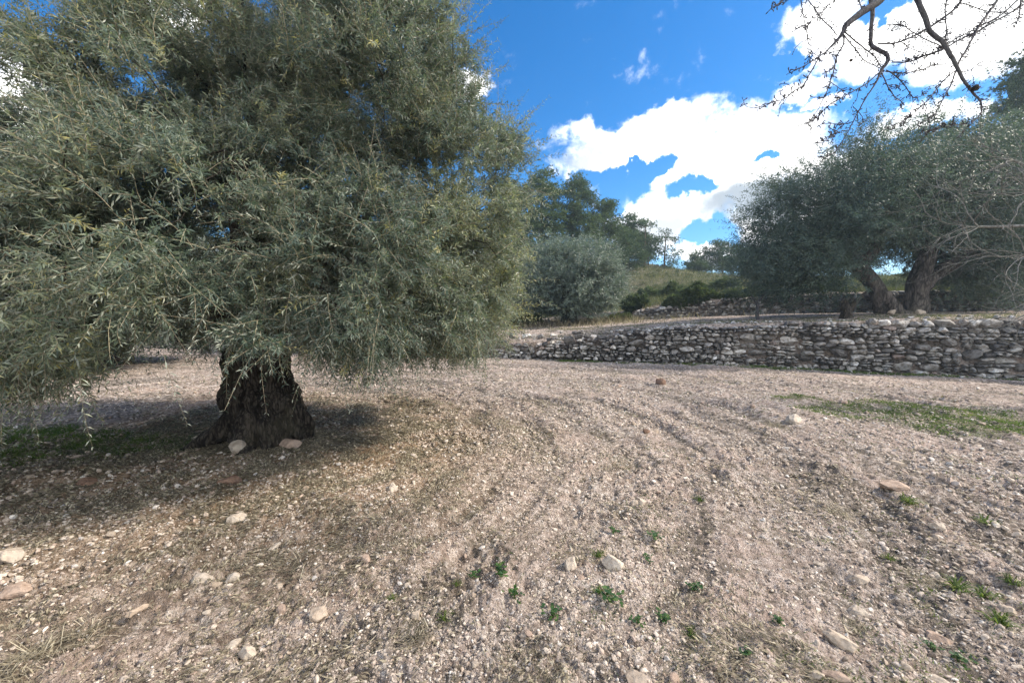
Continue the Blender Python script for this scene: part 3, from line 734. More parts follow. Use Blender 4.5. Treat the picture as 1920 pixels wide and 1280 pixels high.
    kc = np.linalg.norm(C + [base[0], base[1], bz - EYE], axis=1) > 1.55; C, CL = C[kc], CL[kc]
    kt = ~((np.abs(C[:, 0] + .02) < .55) & (C[:, 1] < .3) & (C[:, 2] < 1.62)); C, CL = C[kt], CL[kt]
    hem = np.array([(-.8, -1.6, .95), (-1.1, -1.5, .92), (-.5, -1.65, 1.0), (-1.4, -1.3, .92), (-.7, -1.95, 1.02), (-1.0, -1.2, .98), (-1.7, -1.5, .92), (-1.3, -1.8, 1.0), (-.95, -1.9, .95), (-1.9, -1.1, .95), (-.2, -1.9, 1.2)])
    hem[:, 2] += .15; C = np.vstack([C, hem]); CL = np.concatenate([CL, [0] * len(hem)])
    CEN = LB[CL][:, :3]
    cen = np.array([0, 0, 2.2])
    rootsN = np.vstack([l[4:] for l in limbs])
    paths, rr = skeleton(C, rootsN, rng, .005, .40, .2, .09, step=.18)
    bv, bq = tube(paths, rr, 6); mesh('branches', bv, [bq], M_BARK, root, smooth=True)
    # shoots
    per = rng.integers(35, 55, len(C)); ci = np.repeat(np.arange(len(C)), per); n = len(ci)
    out = norm(norm((C - CEN)) + .45 * norm(C - cen) + 1e-6)[ci]
    P = C[ci] + rng.normal(0, .12, (n, 3)); low = ss(2.2, 1.2, P[:, 2])
    P[:, 2] = np.maximum(P[:, 2], .68 + .75 * fbm(P[:, 0] * 2.2, P[:, 1] * 2.2, 301, 2) * ss(-2.6, 1.5, P[:, 0]) + .1)
    D = norm(out * .9 + rng.normal(0, .62, (n, 3)) + np.array([0, 0, .5]) * (1 - low)[:, None])
    L = rng.uniform(.14, .34, n); hfac = ss(2.4, 4.2, P[:, 2])
    droop = rng.uniform(.05, .6, n) * (1 - hfac) + rng.uniform(-.1, .25, n) * hfac
    droop = np.where(P[:, 2] < 1.25, np.minimum(droop, .35), droop)
    tints = (rng.random(len(LB))[CL] * .2 + rng.random(len(C)) * .36)[ci] + rng.random(n) * .26 - .1
    tints = np.where(rng.random(n) < .03, .8, tints)
    v1, q1, t1, p1 = shoots(P, D, L, 14, droop, .061, .0145, rng, tints=tints, curl=.42)
    # long wild shoots on the outline and top
    o = np.where((np.linalg.norm((C - cen) / [rx, ry, 2.6], axis=1) > .8) & ((C[:, 2] > 3.2) | ((C[:, 0] > 1.2) & (C[:, 2] > 1.8))))[0]; ci2 = np.repeat(o, 3); n2 = len(ci2)
    D2 = norm(norm(C[ci2] - cen) * .8 + rng.normal(0, .4, (n2, 3)) + np.array([0, 0, .3])); L2 = rng.uniform(.35, .62, n2)
    v2, q2, t2, p2 = shoots(C[ci2] + rng.normal(0, .15, (n2, 3)), D2, L2, 22, rng.uniform(.0, .3, n2), .056, .0125, rng, tints=rng.random(n2) * .5)
    # bare hanging strands under the right side
    n3_ = 70; a3 = rng.uniform(-2.4, 1.4, n3_); r3 = rng.uniform(1.2, 2.7, n3_)
    P3 = np.stack([r3 * np.cos(a3), r3 * np.sin(a3), rng.uniform(1.1, 1.7, n3_)], -1)
    v3, q3, t3, p3 = shoots(P3, norm(rng.normal(0, .25, (n3_, 3)) + [0, 0, -1]), rng.uniform(.2, .5, n3_), 12, np.full(n3_, .2), .05, .011, rng, tints=rng.random(n3_) * .6, curl=.1)
    kp = P3[:, 2] > 0
    V = np.vstack([v1, v2, v3]); Q = np.vstack([q1, q2 + len(v1), q3 + len(v1) + len(v2)])
    mesh('foliage', V, [Q], M_LEAF, root, attrs={'tint': np.concatenate([t1, t2, t3])})
    s1 = stems(p1, .0022, 4); s2 = stems(p2, .003, 4); s3 = stems(p3, .0018, 4)
    tv, tq = join(s1, s2, s3); mesh('twigs', tv, [tq], M_TWIG, root)
near_olive()

def olive(name, label, loc, C, roots, trunkVQ, leafmat, per, LL, LW, K, rng, barkmat, rxy=1.0, up=.35, wild=0, wl=(.5, .9), sig=.3, ls=(.5, .9), rb=.02):
    root = empty(name, loc); tag(root, label, 'tree')
    mesh('trunk', trunkVQ[0], [trunkVQ[1]], barkmat, root, smooth=True)
    paths, rr = skeleton(C, roots, rng, rb * .35, .45, .1, rb * 12, step=.5)
    bv, bq = tube(paths, rr, 5); mesh('branches', bv, [bq], barkmat, root, smooth=True)
    cen = C.mean(0) * [1, 1, .75]; n = len(C) * per; ci = np.repeat(np.arange(len(C)), per)
    P = C[ci] + rng.normal(0, sig, (n, 3)); D = norm(norm(C - cen)[ci] + rng.normal(0, .55, (n, 3)) + [0, 0, up])
    P[:, 2] = np.maximum(P[:, 2], .35)
    tints = rng.random(len(C))[ci] * .5 + rng.random(n) * .25
    v, q, t, p = shoots(P, D, rng.uniform(*ls, n), K, rng.uniform(0, .3, n), LL, LW, rng, tints=tints)
    if wild:
        z = np.where(np.linalg.norm((C - cen) / (np.ptp(C, axis=0) / 2), axis=1) > .75)[0]; ci = np.repeat(z, wild); n = len(ci)
        v2, q2, t2, _ = shoots(C[ci] + rng.normal(0, sig, (n, 3)), norm(norm(C[ci] - cen) * .8 + rng.normal(0, .25, (n, 3)) + [0, 0, .7]), rng.uniform(*wl, n), int(K * 1.5), rng.uniform(0, .2, n), LL, LW, rng, tints=rng.random(n) * .6)
        q = np.vstack([q, q2 + len(v)]); v = np.vstack([v, v2]); t = np.concatenate([t, t2])
    mesh('foliage', v, [q], leafmat, root, attrs={'tint': t})
    return root

def ell_gen(rng, cx, cy, cz, rx, ry, rz, zlow, power=.4, rzl=None):
    def gen(n):
        d = norm(rng.normal(size=(n * 2, 3))); u = rng.random(n * 2) ** power
        lump = .84 + .3 * fbm(d[:, 0] * 2 + 7, d[:, 1] * 2 + d[:, 2] * 2.3, int(rx * 31) % 97, 2)
        p = d * (u * lump)[:, None]; p = np.stack([cx + p[:, 0] * rx, cy + p[:, 1] * ry, cz + p[:, 2] * np.where(p[:, 2] > 0, rz, rzl or rz)], -1)
        return p[p[:, 2] > zlow]
    return gen

def mid_olive():
    rng = np.random.default_rng(7)
    p = at(1066, 612, 20.0); x, y = p[0], p[1]; z = float(H(x, y))
    C = poisson(ell_gen(rng, 0, 0, 1.95, 2.75, 2.4, 2.0, .7, .3, 1.5), 290, .38, rng)
    t = trunk_mesh([(-.15, 0, 0, .62, .55), (.1, 0, 0, .42, .4), (.5, .05, 0, .34, .34), (1.0, .0, 0, .36, .36), (1.3, 0, 0, .2, .2)], rng, 40, 24)
    lm = tube([spline([(0, 0, .7), (-.5, .1, 1.4), (-1.1, .2, 2.1)], 8), spline([(0, 0, .7), (.5, -.1, 1.4), (1.2, .2, 2.2)], 8), spline([(0, 0, .7), (.1, .4, 1.6), (.2, .7, 2.6)], 8)], [np.linspace(.2, .08, 8)] * 3, 8)
    roots = np.array([(-1.1, .2, 2.1), (1.2, .2, 2.2), (.2, .7, 2.6), (0, -.3, 1.5)])
    return olive('olive_tree', 'round silvery olive standing alone on the terrace in front of the pines', (x, y, z), C, roots, join(t, lm), M_LEAF2, 26, .12, .042, 9, rng, M_BARK, up=.5, wild=2, wl=(.5, .85), ls=(.35, .6), sig=.22)
MID = mid_olive()
def right_olive():
    rng = np.random.default_rng(17)
    D0 = 14.2; p = at(1672, 592, D0); x, y = p[0], p[1]; z = float(H(x, y, False))
    k = D0 / F
    def q(px, py): return ((px - 1672) * k, (592 - py) * k)
    C = poisson(ell_gen(rng, *(q(1585, 400)[0], .3, 3.0), 3.1, 2.6, 2.9, 1.35, .42, 2.1), 170, .52, rng)
    C2 = poisson(ell_gen(rng, *(q(1800, 380)[0], .6, 3.4), 2.9, 2.6, 3.3, 1.4, .42, 2.2), 160, .52, rng)
    C3 = poisson(ell_gen(rng, *(q(1700, 360)[0], .2, 3.6), 2.4, 2.3, 2.9, 1.6, .42, 1.9), 90, .55, rng)
    C4 = poisson(ell_gen(rng, *(q(1500, 500)[0], .3, 1.75), 1.9, 1.8, 1.3, .8, .42), 60, .45, rng); C5 = poisson(ell_gen(rng, *(q(1860, 480)[0], .5, 2.0), 2.0, 1.9, 1.6, .8, .42), 60, .45, rng)
    C = np.vstack([C, C2, C3, C4, C5]); C = C[~((C[:, 0] > q(1572, 0)[0]) & (C[:, 0] < q(1778, 0)[0]) & (C[:, 2] < q(0, 462)[1]))]; C = C[[i for i in range(len(C)) if i == 0 or ((C[:i] - C[i]) ** 2).sum(1).min() > .12]]
    def w(px, py, r): a = q(px, py); return (a[0], 0, a[1], r)
    def limb(pts, n=14):
        a = np.array(pts); s = spline(a[:, :3], n); return s, np.interp(np.linspace(0, len(a) - 1, n), np.arange(len(a)), a[:, 3])
    L = [limb([w(1676, 606, .5), w(1662, 580, .42), w(1644, 555, .36), w(1625, 525, .38), w(1608, 505, .34), w(1590, 470, .25), w(1560, 430, .16)]),
         limb([w(1716, 604, .52), w(1718, 580, .40), w(1717, 555, .36), w(1718, 530, .38), w(1725, 500, .32), w(1740, 450, .22), w(1760, 400, .14)]),
         limb([w(1690, 610, .5), w(1694, 598, .38), w(1700, 586, .25)]),
         limb([w(1722, 545, .3), w(1762, 510, .24), w(1800, 485, .18), w(1850, 455, .12)]),
         limb([w(1620, 520, .24), w(1580, 500, .18), w(1530, 478, .12), w(1480, 450, .08)]),
         limb([w(1610, 505, .22), w(1640, 450, .18), w(1660, 380, .12)])]
    v, qd = tube([a for a, _ in L], [b * .74 for _, b in L], 26)
    n = fbm(v[:, 0] * 3.5 + v[:, 1] * 2, v[:, 2] * 2.2 + v[:, 1] * 3, 91, 5, .6) - .5
    c = np.vstack([np.repeat(a, 26, axis=0) for a, _ in L]); v = v + norm(v - c) * n[:, None] * .38
    roots = np.vstack([a[-4:] for a, _ in L[:2]] + [a[-5:] for a, _ in L[4:]])
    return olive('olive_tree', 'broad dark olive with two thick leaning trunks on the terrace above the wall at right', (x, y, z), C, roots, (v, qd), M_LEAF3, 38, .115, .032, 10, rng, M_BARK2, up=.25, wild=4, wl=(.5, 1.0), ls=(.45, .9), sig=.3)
right_olive()
copy_thing(MID, 'dark olive partly hidden behind the left side of the near olive', (-12.5, 12.2, float(H(-12.5, 12.2, False))), 2.0, (1.25, 1.25, 1.3))
copy_thing(MID, 'olive behind the near olive, seen only through gaps in its leaves', (-5.2, 18.8, float(H(-5.2, 18.8, False))), 4.0, 1.1)

def gone(px, d, dz=0):
    x = (px - 960) / F * d; return (x, d, float(H(x, d, False)) - .1 + dz)
def tufts(P, D, n_per, ln, wd, rng, tints, spread=.7):
    """bundles of narrow blades"""
    n = len(P) * n_per; i = np.repeat(np.arange(len(P)), n_per)
    d = norm(D[i] + rng.normal(0, spread, (n, 3))); l = ln * rng.uniform(.6, 1.2, (n, 1)); w = norm(np.cross(d, rng.normal(size=(n, 3)))) * wd * .5
    b = P[i]; m = b + d * l * .5
    V = np.stack([b, m + w, b + d * l, m - w], 1).reshape(-1, 3); t = np.clip(np.repeat(tints[i] + rng.normal(0, .12, n), 4), 0, 1)
    return V, np.arange(len(V), dtype=np.int32).reshape(-1, 4), t
def pine(label, loc, h, crown, rng, lean=.0, puffs=None, tr=.16, n_p=330, blade=.20):
    """crown: list of ellipsoids (cx, cy, cz, rx, ry, rz) in metres"""
    root = empty('pine_tree', loc); tag(root, label, 'tree')
    top = np.array([lean * h, 0, h * .92]); tp = spline([(0, 0, -.3), (lean * h * .2 + rng.normal(0, .1), rng.normal(0, .1), h * .35), (lean * h * .6, rng.normal(0, .15), h * .65), top], 14)
    tv, tq = tube([tp], [np.linspace(tr, tr * .25, 14)], 10); mesh('trunk', tv, [tq], M_PBARK, root, smooth=True)
    Cs = [poisson(ell_gen(rng, *e, 0.2, .33), max(6, int(10 * (e[3] * e[4] * e[5]) ** .75)), .36, rng, 12) for e in crown]
    C = np.vstack(Cs); paths, rr = skeleton(C, tp[5:], rng, .012, .45, .08, tr * .6, step=.7)
    bv, bq = tube(paths, rr, 5); mesh('branches', bv, [bq], M_PBARK, root, smooth=True)
    k = max(6, n_p // 6); ci = np.repeat(np.arange(len(C)), k); d = norm(rng.normal(size=(len(ci), 3)) + [0, 0, .35])
    P = C[ci] + d * rng.uniform(.1, .68, (len(ci), 1)) * [1.2, 1.2, .8]
    tint = rng.random(len(C))[ci] * .5 + .3 * rng.random(len(ci)) + rng.uniform(0, .25)
    v, q, t = tufts(P, norm(d + [0, 0, .5]), 10, blade, .036, rng, tint)
    mesh('crown', v, [q], M_PINE, root, attrs={'tint': t})
    return root
rng = np.random.default_rng(33)
PG = 'pines on the hillside'
# dense pine group left of centre
def pk(px0, px1, ytop, ybase, d):  # photo extents of a crown -> metres above its base
    return
for (px, d, top, crown, lab) in [
    (1012, 36, 318, [(0, 0, 9.2, 2.1, 2, 2.6), (-.3, 0, 6.0, 2.4, 2, 2.6), (.3, .2, 11.4, 1.3, 1.3, 1.3)], 'tall dense pine just right of the near olive foliage, first from the left'),
    (1072, 39, 330, [(0, 0, 9.6, 2.2, 2, 2.4), (.2, 0, 6.4, 2.7, 2.2, 2.4), (.2, .2, 11.6, 1.2, 1.2, 1)], 'tall dense pine in the middle of the clump behind the silvery olive'),
    (1128, 41, 372, [(0, 0, 8.2, 1.9, 1.8, 2.2), (.4, 0, 5.0, 2.5, 2, 2.3), (.2, .2, 10, .9, .9, .9)], 'dense pine at the right end of the clump behind the silvery olive'),
    (955, 40, 330, [(0, 0, 8.6, 2.4, 2, 3.0), (0, 0, 5.0, 2.6, 2, 2.3)], 'pine half hidden by the right edge of the near olive'),
    (1165, 46, 445, [(0, 0, 4.6, 2.2, 2, 2.3), (.5, 0, 2.4, 2.4, 2, 1.8)], 'low bushy pine beside the silvery olive, right of the clump')]:
    x = (px - 960) / F * d; zb = float(H(x, d, False)); ztop = at(px, top, d)[2]; hh = ztop - zb
    s0 = hh / (max(c[2] + c[5] for c in crown)); 
    crown = [(c[0], c[1], c[2] * s0, c[3] * .98, c[4] * .98, c[5] * max(s0, .9)) for c in crown]
    tag(pine(lab, (x, d, zb), hh, crown, rng, .01, tr=.2), group=PG)
def pine_px(px, base_y, top_y, d, ells, lab, lean=0, tr=.12, nearz=None, n_p=330, blade=.20):
    """ells in photo pixels relative to nothing: (px, py, rx, ry)"""
    x = (px - 960) / F * d; zb = float(H(x, d, False)) - .1; k = d / F
    cr = [((a - px) * k, rng.normal(0, .4), at(a, b, d)[2] - zb, c * k, c * k * .85, e * k) for a, b, c, e in ells]
    return tag(pine(lab, (x, d, zb), at(px, top_y, d)[2] - zb, cr, rng, lean, tr=tr, n_p=n_p, blade=blade), group=PG)
pine_px(1206, 500, 415, 50, [(1186, 424, 34, 20), (1205, 462, 26, 28), (1180, 448, 26, 18)], 'umbrella pine on the skyline, left of the slim pine', tr=.16)
pine_px(1214, 500, 440, 52, [(1216, 470, 20, 24), (1208, 455, 16, 16)], 'slender pine almost touching the umbrella pine on the skyline', tr=.12)
pine_px(1243, 512, 432, 50, [(1246, 448, 20, 18), (1262, 478, 18, 12), (1236, 470, 14, 12), (1256, 498, 16, 8)], 'slim open pine alone on the skyline slope', tr=.13, n_p=150)
pine_px(1350, 530, 450, 54, [(1352, 474, 30, 22), (1322, 484, 22, 20), (1345, 498, 30, 14)], 'round headed pine in the dip right of the skyline slope', tr=.14)
pine_px(1300, 530, 480, 52, [(1298, 500, 18, 22), (1312, 510, 18, 18)], 'small bushy pine at the left of the dip', tr=.1)
pine_px(1392, 530, 466, 50, [(1392, 486, 24, 20), (1402, 515, 26, 18), (1375, 500, 18, 16)], 'leafy pine in the dip, nearest the dark olive', tr=.13)
pine_px(1440, 540, 480, 46, [(1440, 500, 34, 26), (1430, 530, 36, 18)], 'pine behind the left edge of the dark olive', tr=.13)
pine_px(1898, 560, 50, 24, [(1905, 95, 28, 40), (1890, 130, 34, 26), (1915, 160, 50, 32), (1865, 198, 46, 34), (1900, 225, 60, 30), (1960, 150, 60, 60), (1950, 240, 70, 60), (1940, 330, 90, 50), (1850, 300, 60, 40)], 'very tall pine rising above the dark olive at the right edge', tr=.25, n_p=360, blade=.22)
pine_px(1560, 570, 400, 44, [(1560, 440, 50, 40), (1600, 480, 50, 30)], 'pine behind the crown of the dark olive', tr=.14)
pine_px(1775, 560, 235, 27, [(1765, 262, 26, 26), (1775, 320, 50, 44), (1800, 400, 60, 50)], 'pine whose top shows above the middle of the dark olive', tr=.2)
pine_px(2050, 560, 120, 24, [(2040, 200, 110, 70), (2060, 330, 130, 80)], 'pine beyond the right edge of the photo', tr=.25)

# ---- shrubs on the slope
def hit(px, py, d0=12.0, d1=75.0, fall=50):
    r_ = ray(px, py)
    for d in np.arange(d0, d1, .4):
        p = np.array([0, 0, EYE]) + r_ * (d / r_[1])
        if p[2] < float(H(p[0], p[1], False)): return d
    return fall
def shrub(name, label, px, py, w, h, d, rng, m=M_SHRUB, dens=1.0, cat='shrub', tb=0.0):
    d = max(hit(px, py + h * .45, fall=d), 20 if py < 650 else 12); x = (px - 960) / F * d; zb = float(H(x, d, False)) - .15; k = d / F * .85; rx, rz = w * k / 2, h * k / 2
    zc = max(min(at(px, py, d)[2] - zb, rz * 1.1), rz * .6)
    root = empty(name, (x, d, zb)); tag(root, label, cat)
    C = np.vstack([poisson(ell_gen(rng, ox * rx, rng.normal(0, .2) * rx, zc * sc2, rx * .88 * sc2, rx * .8 * sc2, rz * .95 * sc2 * rng.uniform(.8, 1.25), .05, .3, max(rz, zc) * sc2), int(22 * dens), min(rx, rz) * .2, rng, 8)
                   for ox, sc2 in ((rng.uniform(-.15, .15), .8), (rng.uniform(-.7, -.35), rng.uniform(.45, .7)), (rng.uniform(.35, .7), rng.uniform(.45, .75)))])
    paths, rr = skeleton(C, np.array([(0, 0, .0), (.1, 0, .2)]), rng, .008, .45, .1, .08, step=.4)
    bv, bq = tube(paths, rr, 4); mesh('stems', bv, [bq], M_PBARK, root)
    n = len(C) * 40; i = np.repeat(np.arange(len(C)), 40); dd = norm(rng.normal(size=(n, 3)) + norm(C - [0, 0, zc])[i] * .6)
    P = C[i] + dd * rng.uniform(.05, .32, (n, 1)) * min(1.3, rx * .9)
    v, q, t = tufts(P, norm(dd + [0, 0, .4]), 4, .15, .055, rng, rng.random(len(C))[i] * .5 + rng.random(n) * .3 + tb)
    mesh('foliage', v, [q], m, root, attrs={'tint': t})
for a in [('round dark green shrub on the slope, left of three close together', 1258, 540, 52, 44, 38), ('dark shrub in the middle of three on the slope', 1300, 543, 50, 54, 39),
          ('small pale green bush in front of the round dark shrub', 1266, 560, 50, 30, 33), ('dark rounded shrub beneath the pines in the dip', 1352, 526, 56, 40, 44),
          ('wide low dark shrub just behind the upper wall', 1392, 560, 84, 36, 27), ('tangled green bush behind the young bare sapling', 1445, 556, 60, 40, 27),
          ('yellowish bush right of three on the slope', 1328, 555, 36, 34, 37), ('bushy scrub under the pines beside the silvery olive', 1190, 560, 50, 50, 32),
          ('scrub bush behind the dark olive trunks at left', 1530, 545, 90, 50, 30), ('scrub bush seen between trunk and right edge', 1800, 520, 120, 60, 34),
          ('low scrub bush at the far right behind the upper wall', 1890, 515, 110, 70, 30), ('tawny scrub bush left of the silvery olive', 985, 600, 60, 34, 24),
          ('tawny scrub bush right of the silvery olive foot', 1165, 597, 50, 26, 23), ('green scrub mass under the tall pines', 1080, 500, 140, 70, 36), ('scrub bush on the slope edge under the slim pine', 1215, 545, 44, 30, 36)]:
    shrub('bush', a[0], a[1], a[2], a[3], a[4], a[5], rng, M_HGRASS if 'silvery olive' in a[0] and 'scrub bush' in a[0] else M_SHRUB, tb=.2 if 'yellow' in a[0] or 'pale' in a[0] else 0)
shrub('bush', 'grey leafless looking thicket at the far left edge of the field', 20, 690, 150, 60, 13.5, rng, M_HGRASS)

# ---- small thin trees on the terrace
def thin_tree(name, label, px, py, d, paths, rng, m=M_ALM):
    p = at(px, py, d); z = float(H(p[0], d, False)) - .05; k = d / F
    root = empty(name, (p[0], d, z)); tag(root, label, 'tree')
    P, Rr = [], []
    for pts, r0, r1 in paths:
        a = np.array([((x - px) * k, rng.normal(0, .03), (py - y) * k) for x, y in pts]); P.append(spline(a, 12)); Rr.append(np.linspace(r0, r1, 12))
    v, q = tube(P[:1], Rr[:1], 10); mesh('trunk', v, [q], m, root, smooth=True)
    if len(P) > 1: v, q = tube(P[1:], Rr[1:], 8); mesh('branches', v, [q], m, root, smooth=True)
thin_tree('tree_stump', 'short forked dead stump on the terrace left of the dark olive trunks', 1585, 600, 13.2, [([(1586, 608), (1586, 592), (1584, 578), (1580, 560)], .24, .06), ([(1590, 588), (1600, 570), (1612, 556), (1630, 542)], .10, .035), ([(1582, 582), (1576, 572), (1578, 562)], .09, .04)], rng, M_BARK)
thin_tree('sapling', 'thin dark sapling stem in front of the upper wall', 1422, 609, 14.5, [([(1424, 614), (1421, 598), (1419, 582), (1418, 570)], .075, .045), ([(1419, 580), (1410, 566), (1405, 556)], .03, .01), ([(1419, 576), (1428, 562), (1436, 552)], .03, .01)], rng)

# ---- stones beside the right olive
for (px, py, w, lab, m_) in [(1672, 591, 15, 'pale stone between the roots of the dark olive', M_STONE), (1726, 586, 15, 'yellowish cut stone leaning on the right trunk of the dark olive', M_STONE)]:
    (v,), Fc = rocks(3, 1, rng, 10, .2); p = at(px, py, 13.3); s = w / F * 13.3 / 2
    o = mesh('stone', v * [s, s * .8, s * .75], [Fc], m_, attrs={'tint': np.full(len(v), .4)}); o.location = (p[0], 13.3, float(H(p[0], 13.3)) + s * .5); tag(o, lab, 'stone')

# ---------------------------------------------------------------- bare almond overhead
def almond():
    rng = np.random.default_rng(55)
    K = 3.2
    def pts(l, d0, d1):
        n = len(l); return [at(1350 + x / K, y / K, d0 + (d1 - d0) * i / max(1, n - 1)) for i, (x, y) in enumerate(l)]
    B = [([(1060, -160), (960, 0), (870, 70), (760, 150), (735, 200), (660, 290), (590, 350), (500, 410), (395, 458)], 3.2, 2.9, (62, 56, 50, 42, 26, 13, 8, 6, 4), 4),
         ([(735, 200), (742, 260), (700, 350), (680, 430), (650, 520), (625, 590), (560, 700), (515, 750)], 3.1, 3.0, 10, 3),
         ([(590, 350), (540, 440), (500, 510), (430, 560), (380, 600), (300, 630), (215, 655), (140, 650), (108, 595)], 3.0, 2.7, 7, 3),
         ([(742, 190), (850, 280), (920, 340), (965, 400)], 3.15, 3.2, 8, 5),
         ([(738, 205), (820, 300), (880, 370), (940, 400), (1000, 430)], 3.12, 3.3, 7, 4),
         ([(890, -150), (905, 0), (915, 60), (905, 180), (905, 260), (950, 295), (1000, 320), (1005, 370), (965, 430), (940, 480), (880, 560), (830, 640), (780, 740), (740, 820), (690, 890), (610, 945)], 3.4, 3.0, (34, 30, 27, 25, 26, 28, 26, 24, 18, 12, 9, 8, 7, 6, 6, 4), 4),
         ([(965, 430), (880, 500), (790, 550), (720, 590), (650, 630), (590, 690), (570, 700)], 3.2, 2.8, 8, 3),
         ([(780, 740), (720, 745), (650, 745), (550, 765)], 3.1, 3.0, 5, 3), ([(745, 750), (690, 800), (650, 830), (610, 870)], 3.1, 2.8, 5, 3),
         ([(965, 430), (990, 500), (1030, 580), (1080, 620), (1075, 650)], 3.2, 3.2, 7, 3), ([(1000, 420), (1060, 460), (1110, 520), (1150, 585), (1200, 580), (1215, 550)], 3.2, 3.4, 7, 3),
         ([(1000, 430), (1100, 440), (1200, 420), (1290, 385), (1380, 375)], 3.25, 3.5, 7, 5), ([(1030, 372), (1130, 370), (1230, 330), (1330, 300), (1450, 230), (1560, 180), (1700, 100), (1824, 30)], 3.25, 3.8, 8, 9),
         ([(945, 265), (1050, 260), (1150, 225), (1250, 170), (1380, 80), (1450, 0), (1530, -120)], 3.3, 3.7, 8, 14), ([(1090, 255), (1140, 290), (1230, 320)], 3.4, 3.5, 5, 3),
         ([(1120, -150), (1190, 0), (1230, 80), (1270, 180), (1340, 250), (1390, 340), (1420, 410), (1460, 480), (1520, 560), (1570, 620), (1560, 690), (1490, 760), (1440, 830)], 3.5, 3.0, (38, 34, 32, 30, 30, 26, 23, 20, 16, 12, 8, 6, 4), 4),
         ([(1420, 410), (1450, 350), (1500, 270), (1550, 170), (1620, 70), (1670, 0), (1720, -120)], 3.3, 3.7, 10, 14), ([(1420, 420), (1380, 520), (1330, 600), (1270, 690), (1160, 750)], 3.3, 3.1, 9, 3),
         ([(1410, 430), (1330, 500), (1250, 600), (1160, 690), (1090, 740), (985, 775)], 3.3, 2.9, 8, 3), ([(1340, 290), (1240, 240), (1150, 190), (1080, 150), (1005, 155)], 3.4, 3.1, 7, 3),
         ([(1530, 690), (1500, 740), (1380, 760), (1280, 780), (1180, 820)], 3.1, 2.9, 5, 3), ([(475, -140), (485, 0), (495, 80), (510, 180), (520, 300), (530, 380)], 3.3, 3.0, 6, 4),
         ([(740, -100), (680, 0), (600, 90), (520, 150), (450, 190)], 3.3, 3.1, 7, 3), ([(480, -100), (530, 10), (590, 90), (650, 150), (710, 205)], 3.3, 3.15, 7, 5), ([(470, -80), (380, 0), (340, 30), (298, 60)], 3.3, 3.1, 8, 4),
         ([(1840, -60), (1700, 80), (1560, 160), (1400, 240), (1300, 310), (1180, 345), (1100, 370)], 3.8, 3.3, 9, 3), ([(1810, -80), (1790, 90), (1750, 180)], 3.8, 3.6, 9, 4),
         ([(860, 60), (840, 20), (835, -80)], 3.2, 3.4, 7, 6), ([(1380, -80), (1350, 60), (1355, 180), (1350, 240)], 3.6, 3.4, 8, 4), ([(1450, 20), (1600, 60), (1740, 75)], 3.7, 3.8, 5, 4), ([(720, 300), (600, 330), (550, 310)], 3.05, 3, 6, 3),
         ([(1440, 440), (1500, 420), (1560, 370)], 3.3, 3.3, 6, 3), ([(1460, 500), (1500, 520), (1545, 530), (1570, 480)], 3.2, 3.2, 6, 3), ([(690, 400), (640, 430), (610, 450)], 3.05, 3, 4, 3), ([(660, 490), (720, 540), (740, 560)], 3.05, 3.1, 4, 3),
         ([(800, 640), (850, 700), (865, 730)], 3.1, 3.1, 5, 3), ([(640, 580), (590, 590), (545, 585)], 3, 3, 4, 3), ([(500, 500), (420, 530), (385, 520)], 2.9, 2.9, 4, 3), ([(980, 500), (1060, 530), (1100, 510)], 3.2, 3.3, 4, 3)]
    thick, thin, spur = [], [], []
    base = np.array([4.6, .5, 0.0]); base[2] = float(H(4.6, .5, False))
    root = empty('almond_tree', tuple(base)); tag(root, 'bare almond tree whose leafless budding branches hang in from the top right corner', 'tree')
    fork = np.array([4.4, .9, 2.0])
    for l, d0, d1, w0, w1 in B:
        p = np.array(pts(l, d0, d1)); n = len(p) * 5; s = spline(p, n); s = s + np.cumsum(rng.normal(0, .0012, s.shape), 0)
        r = (.8 * np.interp(np.linspace(0, 1, n), np.linspace(0, 1, len(l)), w0) if isinstance(w0, tuple) else np.linspace(w0, w1, n)) / K / F * np.linspace(d0, d1, n) * .48
        (thick if isinstance(w0, tuple) else thin).append((s, r))
        # spurs and buds
        Ls = np.linalg.norm(s[-1] - s[0]); m = int(Ls / .022)
        for _ in range(m):
            i = rng.integers(n // 8, n - 1); t = norm(s[i + 1 if i + 1 < n else i] - s[i - 1]); dd = norm(np.cross(t, rng.normal(size=3)) + t * .4)
            ln = rng.uniform(.008, .035); e = s[i] + dd * ln
            spur.append((np.array([s[i], s[i] + dd * ln * .6, e, e + dd * .006]), np.array([.0026, .0024, .0045, .0012])))
            if rng.random() < .35:
                d3 = norm(dd + rng.normal(0, .6, 3)); spur.append((np.array([e, e + d3 * .008, e + d3 * .014]), np.array([.002, .004, .001])))
    # fine side twigs
    for s_, r_ in list(thin):
        if len(s_) < 12: continue
        for _ in range(int(np.linalg.norm(s_[-1] - s_[0]) / .13)):
            i = rng.integers(len(s_) // 6, len(s_) - 3); t = norm(s_[i + 1] - s_[i - 1]); dd = norm(t + rng.normal(0, .6, 3)); ln = rng.uniform(.05, .17); p = [s_[i]]
            for _k in range(6): dd = norm(dd + rng.normal(0, .22, 3)); p.append(p[-1] + dd * ln / 6)
            p = np.array(p); thin.append((p, np.linspace(.0026, .0014, 7)))
            for k_ in (2, 4, 5, 6):
                d3 = norm(rng.normal(size=3)); spur.append((np.array([p[k_], p[k_] + d3 * .007, p[k_] + d3 * .012]), np.array([.002, .0035, .001])))
